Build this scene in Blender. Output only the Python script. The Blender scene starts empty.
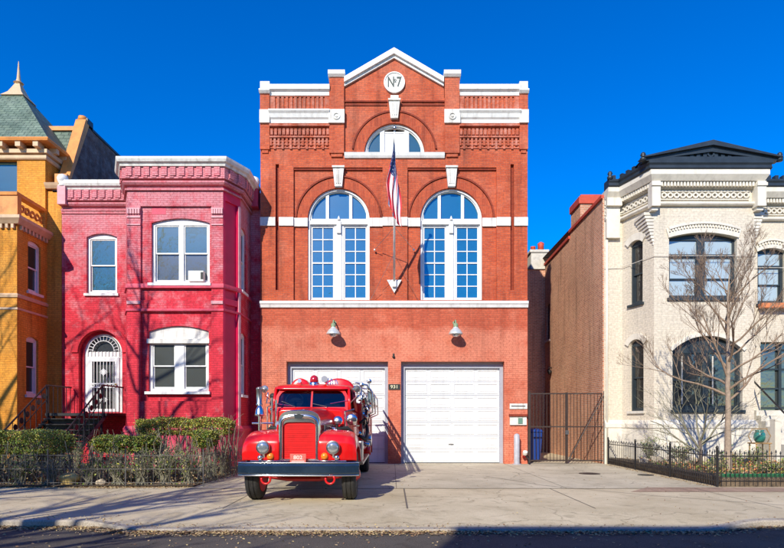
import bpy, bmesh, math, random
from mathutils import Vector, Matrix
from mathutils.geometry import tessellate_polygon
sc = bpy.context.scene
COL = sc.collection
R = math.radians
rnd = random.Random(7)
F0, XC, YH, HC = 560.0, 392.0, 420.0, 1.57
def ux(px, D=20.0): return (px-XC)/F0*D
def uz(py, D=20.0): return HC+(YH-py)/F0*D

# ---------------------------------------------------------------- mesh builder
KEEP=set('pump_fittings valve_pipe  pickets stems leaves foliage crown slot_backing lettering bar muntin tread bonnet_hinge security_grille  corbel_table balcony_cornice ornament_band dentil step chassis side_wall front_wall bay_wall tower_wall roof front_rail sash_bar gauge'.split())
class MB:
    def __init__(s): s.v=[]; s.f=[]; s.uv=[]; s.m=[]; s.k=[]
    def clusters(s):
        """groups of added pieces whose boxes touch"""
        n=len(s.k); bb=[]; ends=s.k[1:]+[(len(s.v),len(s.f),len(s.uv))]
        for (a,_,_),(b,_,_) in zip(s.k,ends):
            P=s.v[a:b]; bb.append([min(p[i] for p in P)-.006 for i in range(3)]+[max(p[i] for p in P)+.006 for i in range(3)])
        par=list(range(n))
        def fd(x):
            while par[x]!=x: par[x]=par[par[x]]; x=par[x]
            return x
        for i in range(n):
            a=bb[i]
            for j in range(i+1,n):
                b=bb[j]
                if a[0]<=b[3] and b[0]<=a[3] and a[1]<=b[4] and b[1]<=a[4] and a[2]<=b[5] and b[2]<=a[5]:
                    x,y=fd(i),fd(j)
                    if x!=y: par[y]=x
        g={}
        for i in range(n): g.setdefault(fd(i),[]).append(i)
        out=[]
        for idx in g.values():
            q=MB()
            for i in idx:
                (a,fa,ua),(b,fb,ub)=s.k[i],ends[i]; off=len(q.v)-a
                q.v+=s.v[a:b]; q.f+=[[t+off for t in f] for f in s.f[fa:fb]]; q.uv+=s.uv[ua:ub]; q.m+=s.m[fa:fb]
            out.append(q)
        return out
    def add(s, verts, faces, uvs=None, m=0):
        s.k.append((len(s.v),len(s.f),len(s.uv)))
        b=len(s.v); s.v.extend([tuple(p) for p in verts])
        for i,f in enumerate(faces):
            s.f.append([b+k for k in f]); s.m.append(m)
            if uvs: s.uv.extend(uvs[i])
            else:
                for k in f:
                    p=verts[k]; s.uv.append((p[0]+p[1]*0.97, p[2]+0.13*p[1]))
        return s
    def build(s, name, mats, parent=None, smooth=False, bevel=0, autosmooth=None):
        if parent is not None and name not in KEEP and 1<len(s.k)<=900:
            cl=s.clusters()
            if 1<len(cl)<=30:
                r=[MB.build(c,name,mats,parent,smooth,bevel,autosmooth) for c in cl]
                return r[0]
        me=bpy.data.meshes.new(name)
        org=Vector((0,0,0))
        if parent is not None: org=Vector(parent['_o'])
        me.from_pydata([(p[0]-org.x,p[1]-org.y,p[2]-org.z) for p in s.v],[],s.f)
        ul=me.uv_layers.new(name='UVMap')
        flat=[c for t in s.uv for c in t]
        ul.data.foreach_set('uv',flat)
        if not isinstance(mats,(list,tuple)): mats=[mats]
        for m in mats: me.materials.append(m)
        me.polygons.foreach_set('material_index',s.m)
        if smooth: me.polygons.foreach_set('use_smooth',[True]*len(s.f))
        me.update()
        o=bpy.data.objects.new(name,me); COL.objects.link(o)
        if autosmooth:
            try: me.set_sharp_from_angle(angle=R(autosmooth))
            except Exception: pass
        if bevel:
            md=o.modifiers.new('Bevel','BEVEL'); md.width=bevel; md.segments=2; md.limit_method='ANGLE'; md.angle_limit=R(40)
        o['_o']=tuple(org)
        if parent is not None: o.parent=parent
        return o
def thing(name,loc,label,cat,group=None):
    o=bpy.data.objects.new(name,None); COL.objects.link(o); o.location=loc; o.empty_display_size=.2
    o['_o']=tuple(loc); o['label']=label; o['category']=cat
    if group: o['group']=group
    return o
def tag(o,label=None,cat=None,group=None,kind=None):
    if label: o['label']=label
    if cat: o['category']=cat
    if group: o['group']=group
    if kind: o['kind']=kind
    return o
def copy_tree(o,parent=None):
    c=o.copy(); COL.objects.link(c)
    if parent is not None: c.parent=parent
    for ch in list(o.children): copy_tree(ch,c)
    return c

# ---------------------------------------------------------------- local frames
class Fr:
    def __init__(s,ox,oy,dx=1,dy=0):
        l=math.hypot(dx,dy); s.o=(ox,oy); s.d=(dx/l,dy/l); s.n=(dy/l,-dx/l)
    def P(s,u,z,w=0): return (s.o[0]+u*s.d[0]+w*s.n[0], s.o[1]+u*s.d[1]+w*s.n[1], z)
def fr2(a,b):
    f=Fr(a[0],a[1],b[0]-a[0],b[1]-a[1]); f.L=math.hypot(b[0]-a[0],b[1]-a[1]); return f
def rect(u0,u1,z0,z1): return [(u0,z0),(u1,z0),(u1,z1),(u0,z1)]
def archloop(u0,u1,z0,zs,rise,n=16):
    """flat bottom, arched top springing at zs"""
    if rise<=0: return rect(u0,u1,z0,zs)
    h=(u1-u0)/2; c=(u0+u1)/2; r=(h*h+rise*rise)/(2*rise); zc=zs+rise-r
    a0=math.asin(min(1,h/r)); 
    if rise>h: a0=math.pi-a0
    pts=[(u0,z0),(u1,z0)] if z0<zs-1e-6 else []
    for i in range(n+1):
        a=a0-2*a0*i/n; pts.append((c+r*math.sin(a), zc+r*math.cos(a)))
    return pts
def arcring(c,zc,r0,r1,a0=0,a1=180,n=24):
    p=[(c+r1*math.cos(R(a0+(a1-a0)*i/n)), zc+r1*math.sin(R(a0+(a1-a0)*i/n))) for i in range(n+1)]
    p+=[(c+r0*math.cos(R(a1+(a0-a1)*i/n)), zc+r0*math.sin(R(a1+(a0-a1)*i/n))) for i in range(n+1)]
    return p
def segring(u0,u1,zs,rise,t,ext=0,n=14):
    """segmental arch band of thickness t above a segmental opening"""
    a=archloop(u0,u1,zs-1,zs,rise,n)[2:]
    h=(u1-u0)/2; c=(u0+u1)/2; r=(h*h+rise*rise)/(2*rise); zc=zs+rise-r
    b=[(c+(p[0]-c)*(r+t)/r, zc+(p[1]-zc)*(r+t)/r) for p in a]
    return a+b[::-1]
def circle(c,z,r,n=28): return [(c+r*math.cos(2*math.pi*i/n), z+r*math.sin(2*math.pi*i/n)) for i in range(n)]

def prism(mb,F,loops,w0,w1,m=0,back=False,ms=None):
    """polygon with holes (loops[0] outer) extruded from w0 (inner) to w1 (outer face)"""
    if ms is None: ms=m
    flat=[p for l in loops for p in l]
    tris=tessellate_polygon([[Vector((p[0],p[1],0)) for p in l] for l in loops])
    V=[F.P(p[0],p[1],w1) for p in flat]; fs=[];uv=[]
    for t in tris:
        a,b,c=[flat[k] for k in t]
        ar=(b[0]-a[0])*(c[1]-a[1])-(c[0]-a[0])*(b[1]-a[1])
        if abs(ar)<1e-9: continue
        t=tuple(t) if ar>0 else (t[0],t[2],t[1])
        fs.append(t); uv.append([flat[k] for k in t])
    mb.add(V,fs,uv,m)
    if back:
        mb.add([F.P(p[0],p[1],w0) for p in flat],[tuple(reversed(f)) for f in fs],[list(reversed(x)) for x in uv],m)
    for li,l in enumerate(loops):
        ar=sum(l[i-1][0]*l[i][1]-l[i][0]*l[i-1][1] for i in range(len(l)))
        ccw=ar>0
        if li>0: ccw=not ccw
        n=len(l)
        for i in range(n):
            a=l[i];b=l[(i+1)%n]
            if not ccw: a,b=b,a
            horiz=abs(b[0]-a[0])>abs(b[1]-a[1])
            if horiz: q=[(a[0],a[1]+w0),(b[0],b[1]+w0),(b[0],b[1]+w1),(a[0],a[1]+w1)]
            else: q=[(a[0]+w0,a[1]),(b[0]+w0,b[1]),(b[0]+w1,b[1]),(a[0]+w1,a[1])]
            mb.add([F.P(a[0],a[1],w0),F.P(b[0],b[1],w0),F.P(b[0],b[1],w1),F.P(a[0],a[1],w1)],[(0,1,2,3)],[q],ms)
def fbox(mb,F,u0,u1,z0,z1,w0,w1,m=0):
    prism(mb,F,[rect(u0,u1,z0,z1)],w0,w1,m,back=True)
def box(mb,x0,x1,y0,y1,z0,z1,m=0):
    v=[(x0,y0,z0),(x1,y0,z0),(x1,y1,z0),(x0,y1,z0),(x0,y0,z1),(x1,y0,z1),(x1,y1,z1),(x0,y1,z1)]
    f=[(3,2,1,0),(4,5,6,7),(0,1,5,4),(1,2,6,5),(2,3,7,6),(3,0,4,7)]
    uv=[]
    for q in f:
        t=[]
        for k in q:
            p=v[k]
            if q in ((3,2,1,0),(4,5,6,7)): t.append((p[0],p[1]))
            elif q in ((0,1,5,4),(2,3,7,6)): t.append((p[0],p[2]))
            else: t.append((p[1],p[2]))
        uv.append(t)
    mb.add(v,f,uv,m)
def sweep(mb,path,prof,m=0,closed=False):
    """profile [(w,z)] swept along an xy path with mitres; outward = right of travel"""
    n=len(path); segs=[fr2(path[i],path[i+1]) for i in range(n-1)]
    rings=[]
    for i,p in enumerate(path):
        if i==0: nn=segs[0].n; k=1
        elif i==n-1: nn=segs[-1].n; k=1
        else:
            a=segs[i-1].n;b=segs[i].n
            s=(a[0]+b[0],a[1]+b[1]); l=math.hypot(*s) or 1; nn=(s[0]/l,s[1]/l); k=1/max(.3,(nn[0]*a[0]+nn[1]*a[1]))
        rings.append([(p[0]+nn[0]*w*k,p[1]+nn[1]*w*k,z) for w,z in prof])
    q=len(prof); acc=0
    ar=sum(prof[i-1][0]*prof[i][1]-prof[i][0]*prof[i-1][1] for i in range(q))
    for i in range(n-1):
        L=segs[i].L
        for j in range(q):
            j2=(j+1)%q
            v=[rings[i][j],rings[i+1][j],rings[i+1][j2],rings[i][j2]]
            uvq=[(acc,prof[j][1]+prof[j][0]),(acc+L,prof[j][1]+prof[j][0]),(acc+L,prof[j2][1]+prof[j2][0]),(acc,prof[j2][1]+prof[j2][0])]
            if ar<0: v=v[::-1]; uvq=uvq[::-1]
            mb.add(v,[(0,1,2,3)],[uvq],m)
        acc+=L
    for r,rev in ((rings[0],ar>0),(rings[-1],ar<0)):
        idx=list(range(q)); 
        if rev: idx=idx[::-1]
        mb.add(r,[tuple(idx)],None,m)
def tube(mb,pts,rs,k=6,m=0,caps=True):
    pts=[Vector(p) for p in pts]; n=len(pts)
    if not isinstance(rs,(list,tuple)): rs=[rs]*n
    V=[];up=None
    for i,p in enumerate(pts):
        t=(pts[min(i+1,n-1)]-pts[max(i-1,0)])
        if t.length<1e-9: t=Vector((0,0,1))
        t.normalize()
        if up is None:
            up=Vector((0,0,1)) if abs(t.z)<.9 else Vector((1,0,0))
        a=t.cross(up)
        if a.length<1e-4: a=t.cross(Vector((0,1,0.3)))
        a.normalize(); b=a.cross(t).normalized(); up=b
        for j in range(k):
            an=2*math.pi*j/k
            V.append(p+(a*math.cos(an)+b*math.sin(an))*rs[i])
    fs=[]
    for i in range(n-1):
        for j in range(k):
            j2=(j+1)%k
            fs.append((i*k+j,i*k+j2,(i+1)*k+j2,(i+1)*k+j))
    if caps: fs.append(tuple(range(k-1,-1,-1))); fs.append(tuple((n-1)*k+j for j in range(k)))
    mb.add([tuple(v) for v in V],fs,None,m)
def lathe(mb,o,axis,prof,k=20,m=0):
    """prof [(r,h)] along axis from o"""
    ax=Vector(axis).normalized(); a=ax.orthogonal().normalized(); b=ax.cross(a); o=Vector(o); V=[]
    for r,h in prof:
        for j in range(k):
            an=2*math.pi*j/k; V.append(tuple(o+ax*h+(a*math.cos(an)+b*math.sin(an))*r))
    fs=[]; n=len(prof)
    for i in range(n-1):
        for j in range(k):
            j2=(j+1)%k; fs.append((i*k+j,i*k+j2,(i+1)*k+j2,(i+1)*k+j))
    fs.append(tuple(range(k-1,-1,-1))); fs.append(tuple((n-1)*k+j for j in range(k)))
    mb.add(V,fs,None,m)
def loft(mb,rings,m=0,close=True,caps=True):
    q=len(rings[0]); V=[tuple(p) for r in rings for p in r]; fs=[]
    for i in range(len(rings)-1):
        for j in range(q if close else q-1):
            j2=(j+1)%q; fs.append((i*q+j,i*q+j2,(i+1)*q+j2,(i+1)*q+j))
    if caps and close: fs.append(tuple(range(q-1,-1,-1))); fs.append(tuple((len(rings)-1)*q+j for j in range(q)))
    mb.add(V,fs,None,m)
def bevbox(mb,x0,x1,y0,y1,z0,z1,r=.02,seg=3,m=0):
    bm=bmesh.new(); bmesh.ops.create_cube(bm,size=1)
    for v in bm.verts: v.co=Vector(((x0+x1)/2+v.co.x*(x1-x0),(y0+y1)/2+v.co.y*(y1-y0),(z0+z1)/2+v.co.z*(z1-z0)))
    bmesh.ops.bevel(bm,geom=list(bm.edges),offset=min(r,.49*min(x1-x0,y1-y0,z1-z0)),segments=seg,profile=.5,affect='EDGES')
    bm.verts.ensure_lookup_table(); bm.verts.index_update()
    mb.add([tuple(v.co) for v in bm.verts],[tuple(v.index for v in f.verts) for f in bm.faces],None,m); bm.free()
def text(mb,s,F,u,z,size,w0,w1,m=0,sx=1.0,font=None):
    cu=bpy.data.curves.new('lettering','FONT'); cu.body=s; cu.size=size; cu.extrude=abs(w1-w0)/2; cu.align_x='CENTER'; cu.align_y='CENTER'; cu.resolution_u=3; cu.offset=size*.012
    o=bpy.data.objects.new('lettering',cu); me=o.to_mesh(); wm=(w0+w1)/2
    mb.add([F.P(u+v.co.x*sx,z+v.co.y,wm+v.co.z) for v in me.vertices],[tuple(p.vertices) for p in me.polygons],None,m)
    o.to_mesh_clear(); bpy.data.objects.remove(o); bpy.data.curves.remove(cu)

# ---------------------------------------------------------------- materials
def mat(name,col,rough=.6,metal=0,spec=None,noise=0,nscale=3,bump=0,bscale=40,coat=0,col2=None,streak=0):
    m=bpy.data.materials.new(name); m.use_nodes=True; nt=m.node_tree; N=nt.nodes; L=nt.links
    b=N['Principled BSDF']; b.inputs['Base Color'].default_value=(*col,1); b.inputs['Roughness'].default_value=rough; b.inputs['Metallic'].default_value=metal
    if spec is not None: b.inputs['Specular IOR Level'].default_value=spec
    if coat: b.inputs['Coat Weight'].default_value=coat; b.inputs['Coat Roughness'].default_value=.04
    tc=N.new('ShaderNodeTexCoord')
    if noise or col2:
        n=N.new('ShaderNodeTexNoise'); n.inputs['Scale'].default_value=nscale; n.inputs['Detail'].default_value=8; n.inputs['Roughness'].default_value=.65
        L.new(tc.outputs['Object'],n.inputs['Vector'])
        r=N.new('ShaderNodeValToRGB'); r.color_ramp.elements[0].position=.3; r.color_ramp.elements[1].position=.7
        c2=col2 or tuple(min(1,c*(1+noise)) for c in col); c1=tuple(c*(1-noise) for c in col)
        r.color_ramp.elements[0].color=(*c1,1); r.color_ramp.elements[1].color=(*c2,1)
        L.new(n.outputs['Fac'],r.inputs['Fac']); oc=r.outputs['Color']
        if streak: # rain streaks and soot running down
            mp=N.new('ShaderNodeMapping'); mp.inputs['Scale'].default_value=(7,7,.7); L.new(tc.outputs['Object'],mp.inputs[0])
            ns=N.new('ShaderNodeTexNoise'); ns.inputs['Scale'].default_value=1; ns.inputs['Detail'].default_value=7; L.new(mp.outputs[0],ns.inputs['Vector'])
            mr=N.new('ShaderNodeMapRange'); mr.inputs[1].default_value=.52; mr.inputs[2].default_value=.72; mr.inputs[3].default_value=0; mr.inputs[4].default_value=streak; L.new(ns.outputs['Fac'],mr.inputs[0])
            oc=mixn(N,L,mr.outputs[0],oc,(.26,.21,.17))
        L.new(oc,b.inputs['Base Color'])
    if bump:
        n2=N.new('ShaderNodeTexNoise'); n2.inputs['Scale'].default_value=bscale; n2.inputs['Detail'].default_value=6
        L.new(tc.outputs['Object'],n2.inputs['Vector'])
        bp=N.new('ShaderNodeBump'); bp.inputs['Strength'].default_value=bump; bp.inputs['Distance'].default_value=.02
        L.new(n2.outputs['Fac'],bp.inputs['Height']); L.new(bp.outputs['Normal'],b.inputs['Normal'])
    return m
def mixn(N,L,fac,a,b,mode='MIX'):
    x=N.new('ShaderNodeMix'); x.data_type='RGBA'; x.blend_type=mode
    for k,i in ((fac,0),(a,6),(b,7)):
        if isinstance(k,(int,float)): x.inputs[i].default_value=k
        elif isinstance(k,tuple): x.inputs[i].default_value=(*k,1)
        else: L.new(k,x.inputs[i])
    return x.outputs[2]
def brick(name,c1,c2,mortar,wear=None,wear_amt=.5,wscale=.9,zwear=None,dirt=.35,bumpd=.006,bw=.215,bh=.0725,ms=.009,rough=.75,streak=.62,offs=.5):
    """painted or bare brick in metres on UV; wear = colour of worn patches"""
    m=bpy.data.materials.new(name); m.use_nodes=True; nt=m.node_tree; N=nt.nodes; L=nt.links
    b=N['Principled BSDF']; b.inputs['Roughness'].default_value=rough; b.inputs['Specular IOR Level'].default_value=.3
    tc=N.new('ShaderNodeTexCoord')
    bt=N.new('ShaderNodeTexBrick'); bt.inputs['Scale'].default_value=1; bt.inputs['Brick Width'].default_value=bw; bt.inputs['Row Height'].default_value=bh
    bt.inputs['Mortar Size'].default_value=ms; bt.inputs['Mortar Smooth'].default_value=.3; bt.offset=offs
    bt.inputs['Color1'].default_value=(*c1,1); bt.inputs['Color2'].default_value=(*c2,1); bt.inputs['Mortar'].default_value=(*mortar,1)
    L.new(tc.outputs['UV'],bt.inputs['Vector'])
    n=N.new('ShaderNodeTexNoise'); n.inputs['Scale'].default_value=wscale; n.inputs['Detail'].default_value=9; n.inputs['Roughness'].default_value=.68
    L.new(tc.outputs['UV'],n.inputs['Vector'])
    out=bt.outputs['Color']
    # slow tonal drift
    n3=N.new('ShaderNodeTexNoise'); n3.inputs['Scale'].default_value=.35; n3.inputs['Detail'].default_value=5
    L.new(tc.outputs['UV'],n3.inputs['Vector'])
    r3=N.new('ShaderNodeMapRange'); r3.inputs[1].default_value=.3; r3.inputs[2].default_value=.7; r3.inputs[3].default_value=1-dirt; r3.inputs[4].default_value=1.0+dirt*.25
    L.new(n3.outputs['Fac'],r3.inputs[0])
    out=mixn(N,L,1.0,out,r3.outputs[0],'MULTIPLY')
    mps=N.new('ShaderNodeMapping'); mps.inputs['Scale'].default_value=(3.2,.28,1); L.new(tc.outputs['UV'],mps.inputs[0])
    n5=N.new('ShaderNodeTexNoise'); n5.inputs['Scale'].default_value=1; n5.inputs['Detail'].default_value=8; n5.inputs['Roughness'].default_value=.6; L.new(mps.outputs[0],n5.inputs['Vector'])
    r5=N.new('ShaderNodeMapRange'); r5.inputs[1].default_value=.50; r5.inputs[2].default_value=.70; r5.inputs[3].default_value=1; r5.inputs[4].default_value=streak; L.new(n5.outputs['Fac'],r5.inputs[0])
    n4=N.new('ShaderNodeTexNoise'); n4.inputs['Scale'].default_value=14; n4.inputs['Detail'].default_value=4
    L.new(tc.outputs['UV'],n4.inputs['Vector'])
    r4=N.new('ShaderNodeMapRange'); r4.inputs[1].default_value=.3; r4.inputs[2].default_value=.7; r4.inputs[3].default_value=.8; r4.inputs[4].default_value=1.12
    L.new(n4.outputs['Fac'],r4.inputs[0]); out=mixn(N,L,1.0,out,r4.outputs[0],'MULTIPLY')
    if wear:
        fac=n.outputs['Fac']
        if zwear:  # (z0,z1,...) ramp of extra wear against height
            sp=N.new('ShaderNodeSeparateXYZ'); L.new(tc.outputs['UV'],sp.inputs[0])
            rr=N.new('ShaderNodeValToRGB'); 
            zmin,zmax=zwear[0][0],zwear[-1][0]
            mr=N.new('ShaderNodeMapRange'); mr.inputs[1].default_value=zmin; mr.inputs[2].default_value=zmax; L.new(sp.outputs[1],mr.inputs[0])
            els=rr.color_ramp.elements
            while len(els)<len(zwear): els.new(.5)
            for e,(z,v) in zip(els,zwear):
                e.position=(z-zmin)/(zmax-zmin); e.color=(v,v,v,1)
            L.new(mr.outputs[0],rr.inputs['Fac'])
            ad=N.new('ShaderNodeMath'); ad.operation='ADD'; L.new(n.outputs['Fac'],ad.inputs[0]); 
            sb=N.new('ShaderNodeMath'); sb.operation='SUBTRACT'; L.new(rr.outputs['Color'],sb.inputs[0]); sb.inputs[1].default_value=.5
            L.new(sb.outputs[0],ad.inputs[1]); fac=ad.outputs[0]
        r=N.new('ShaderNodeMapRange'); r.inputs[1].default_value=.43; r.inputs[2].default_value=.68; r.inputs[4].default_value=wear_amt; L.new(fac,r.inputs[0])
        # wear follows brick faces, mortar keeps the paint
        mm=N.new('ShaderNodeMath'); mm.operation='MULTIPLY_ADD'; L.new(bt.outputs['Fac'],mm.inputs[0]); mm.inputs[1].default_value=-.55; mm.inputs[2].default_value=1
        m2=N.new('ShaderNodeMath'); m2.operation='MULTIPLY'; L.new(mm.outputs[0],m2.inputs[0]); L.new(r.outputs[0],m2.inputs[1])
        wv=mixn(N,L,1.0,wear,r4.outputs[0],'MULTIPLY'); wv=mixn(N,L,1.0,wv,r3.outputs[0],'MULTIPLY'); out=mixn(N,L,m2.outputs[0],out,wv)
    out=mixn(N,L,1.0,out,r5.outputs[0],'MULTIPLY')
    L.new(out,b.inputs['Base Color'])
    bp=N.new('ShaderNodeBump'); bp.inputs['Strength'].default_value=.7; bp.inputs['Distance'].default_value=bumpd; bp.invert=True
    L.new(bt.outputs['Fac'],bp.inputs['Height'])
    bp2=N.new('ShaderNodeBump'); bp2.inputs['Strength'].default_value=.35; bp2.inputs['Distance'].default_value=.01
    L.new(n4.outputs['Fac'],bp2.inputs['Height']); L.new(bp.outputs['Normal'],bp2.inputs['Normal']); L.new(bp2.outputs['Normal'],b.inputs['Normal'])
    return m
def glass(name,base,refl=.35,tint=(1,1,1),rough=.03):
    m=bpy.data.materials.new(name); m.use_nodes=True; nt=m.node_tree; N=nt.nodes; L=nt.links
    b=N['Principled BSDF']; b.inputs['Base Color'].default_value=(*base,1); b.inputs['Roughness'].default_value=.3
    tc=N.new('ShaderNodeTexCoord'); n=N.new('ShaderNodeTexNoise'); n.inputs['Scale'].default_value=1.6; n.inputs['Detail'].default_value=3
    L.new(tc.outputs['Object'],n.inputs['Vector'])
    bp=N.new('ShaderNodeBump'); bp.inputs['Strength'].default_value=.4; bp.inputs['Distance'].default_value=.05; L.new(n.outputs['Fac'],bp.inputs['Height'])
    g=N.new('ShaderNodeBsdfGlossy'); g.inputs['Color'].default_value=(*tint,1); g.inputs['Roughness'].default_value=rough; L.new(bp.outputs['Normal'],g.inputs['Normal'])
    mx=N.new('ShaderNodeMixShader'); mx.inputs[0].default_value=refl
    L.new(b.outputs[0],mx.inputs[1]); L.new(g.outputs[0],mx.inputs[2]); L.new(mx.outputs[0],N['Material Output'].inputs['Surface'])
    return m
M={}
M['fire_up']=brick('fire_station_brick',(.62,.115,.038),(.47,.074,.026),(.44,.12,.07),wear=(.68,.26,.16),wear_amt=.5,wscale=1.1,zwear=[(0,.42),(8,.40),(12,.47),(15,.5)],dirt=.2)
M['fire_worn']=brick('fire_station_chalky_brick',(.62,.125,.05),(.47,.08,.03),(.50,.16,.10),wear=(.72,.36,.28),wear_amt=.7,wscale=2.5,zwear=[(0,.5),(15,.52)],dirt=.25)
M['fire_low']=brick('fire_station_base_brick',(.62,.13,.06),(.53,.095,.042),(.48,.12,.07),wear=(.78,.27,.165),wear_amt=.85,wscale=1.3,zwear=[(0,.56),(4.0,.66),(4.7,.64),(5.0,.36),(5.6,.42)],dirt=.2,streak=.80)
M['fire_dark']=brick('fire_station_shaded_moulding',(.33,.05,.02),(.25,.035,.016),(.3,.06,.03),dirt=.3)  # dark tone also paints shade into slot backs and along hood moulds
M['fire_side']=brick('fire_station_side_brick',(.25,.07,.045),(.18,.05,.035),(.22,.16,.12),dirt=.3)
M['white']=mat('white_paint',(.76,.755,.72),.5,noise=.10,nscale=4,streak=.30,bump=.15,bscale=25)
M['white_old']=mat('weathered_white_paint',(.70,.68,.62),.6,noise=.18,nscale=3.5,streak=.5,bump=.3,bscale=18)
M['door_white']=mat('door_white_enamel',(.76,.77,.76),.35,noise=.06,nscale=1.6,streak=.16)
M['door_frame']=mat('grey_door_frame_paint',(.36,.38,.44),.5,noise=.1)
M['stone']=mat('pale_stone',(.62,.58,.5),.8,noise=.18,nscale=6,bump=.5)
M['sky_tint_glass']=glass('sky_tinted_window_glass',(.003,.115,.20),.20,(.12,.60,.85),.02)  # blue of the reflected sky is put into base colour and tint
M['dark_glass']=glass('dark_window_glass',(.018,.02,.02),.11,(.8,.82,.8),.02)
M['teal_glass']=glass('teal_window_glass',(.012,.07,.075),.24,(.32,.70,.66),.03)
M['blind_glass']=glass('window_glass_over_blind',(.42,.50,.49),.12,(.8,.95,1),.03)
M['shade_glass']=glass('window_glass_over_curtain',(.055,.062,.055),.13,(.7,.85,.9),.03)
M['lun_panel']=mat('lunette_white_panel',(.84,.84,.83),.5,noise=.05,nscale=6)
M['red_up']=brick('red_house_brick',(.78,.038,.066),(.66,.024,.048),(.52,.03,.045),wear=(.70,.31,.34),wear_amt=.85,wscale=2.2,zwear=[(0,.33),(2.2,.38),(4.9,.42),(5.8,.48),(7.5,.57),(8.4,.66),(10.2,.72)],dirt=.2,streak=.82)
M['red_flat']=mat('red_house_smooth_paint',(.66,.005,.075),.45,noise=.12,nscale=2,bump=.1)
M['red_trim']=mat('red_house_trim_paint',(.62,.05,.10),.6,noise=.2,nscale=5,bump=.2)
M['pink_trim']=mat('faded_pink_trim_paint',(.68,.34,.36),.65,noise=.16,nscale=5,bump=.3)
M['yellow']=brick('yellow_house_painted_brick',(.78,.32,.03),(.70,.275,.025),(.56,.22,.03),wear=(.80,.43,.09),wear_amt=.5,wscale=1.2,dirt=.25,bumpd=.004)
M['orange_trim']=mat('orange_trim_paint',(.70,.27,.06),.55,noise=.22,nscale=4,bump=.3)
M['tan_trim']=mat('tan_trim_paint',(.62,.43,.26),.6,noise=.16,nscale=4,bump=.2)
M['cream']=brick('cream_painted_brick',(.73,.65,.52),(.71,.63,.50),(.67,.59,.465),wear=(.68,.59,.45),wear_amt=.3,wscale=.8,dirt=.10,bumpd=.003,streak=.90)
M['cream_trim']=mat('cream_trim_paint',(.74,.685,.57),.6,noise=.12,nscale=3,streak=.25,bump=.2)
M['party_brick']=brick('brown_party_wall_brick',(.84,.36,.20),(.62,.235,.13),(.78,.60,.44),wear=(.78,.45,.28),wear_amt=.4,dirt=.22,ms=.011)
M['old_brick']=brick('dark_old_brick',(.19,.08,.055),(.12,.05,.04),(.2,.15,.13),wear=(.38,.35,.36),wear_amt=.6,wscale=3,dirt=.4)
M['red_cap']=mat('red_painted_coping',(.55,.07,.03),.6,noise=.2)
M['dark_metal']=mat('dark_roof_metal',(.022,.032,.042),.45,noise=.3,nscale=3,bump=.15)
M['dark_frame']=mat('dark_window_paint',(.028,.040,.048),.4,noise=.2)
M['iron']=mat('black_iron',(.018,.017,.018),.45,noise=.3,nscale=8)
M['brown_iron']=mat('brown_painted_iron',(.045,.028,.022),.55,noise=.3,nscale=8)
M['white_iron']=mat('white_painted_iron',(.74,.76,.76),.4)
M['roof_flat']=mat('flat_roof_felt',(.10,.10,.10),.9)
def slate():
    m=brick('green_roof_slate',(.19,.255,.18),(.125,.18,.135),(.05,.08,.06),bw=.28,bh=.17,ms=.012,dirt=.35,wear=(.33,.40,.31),wear_amt=.5,wscale=2,bumpd=.02,rough=.6); return m
M['slate']=slate()
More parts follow.
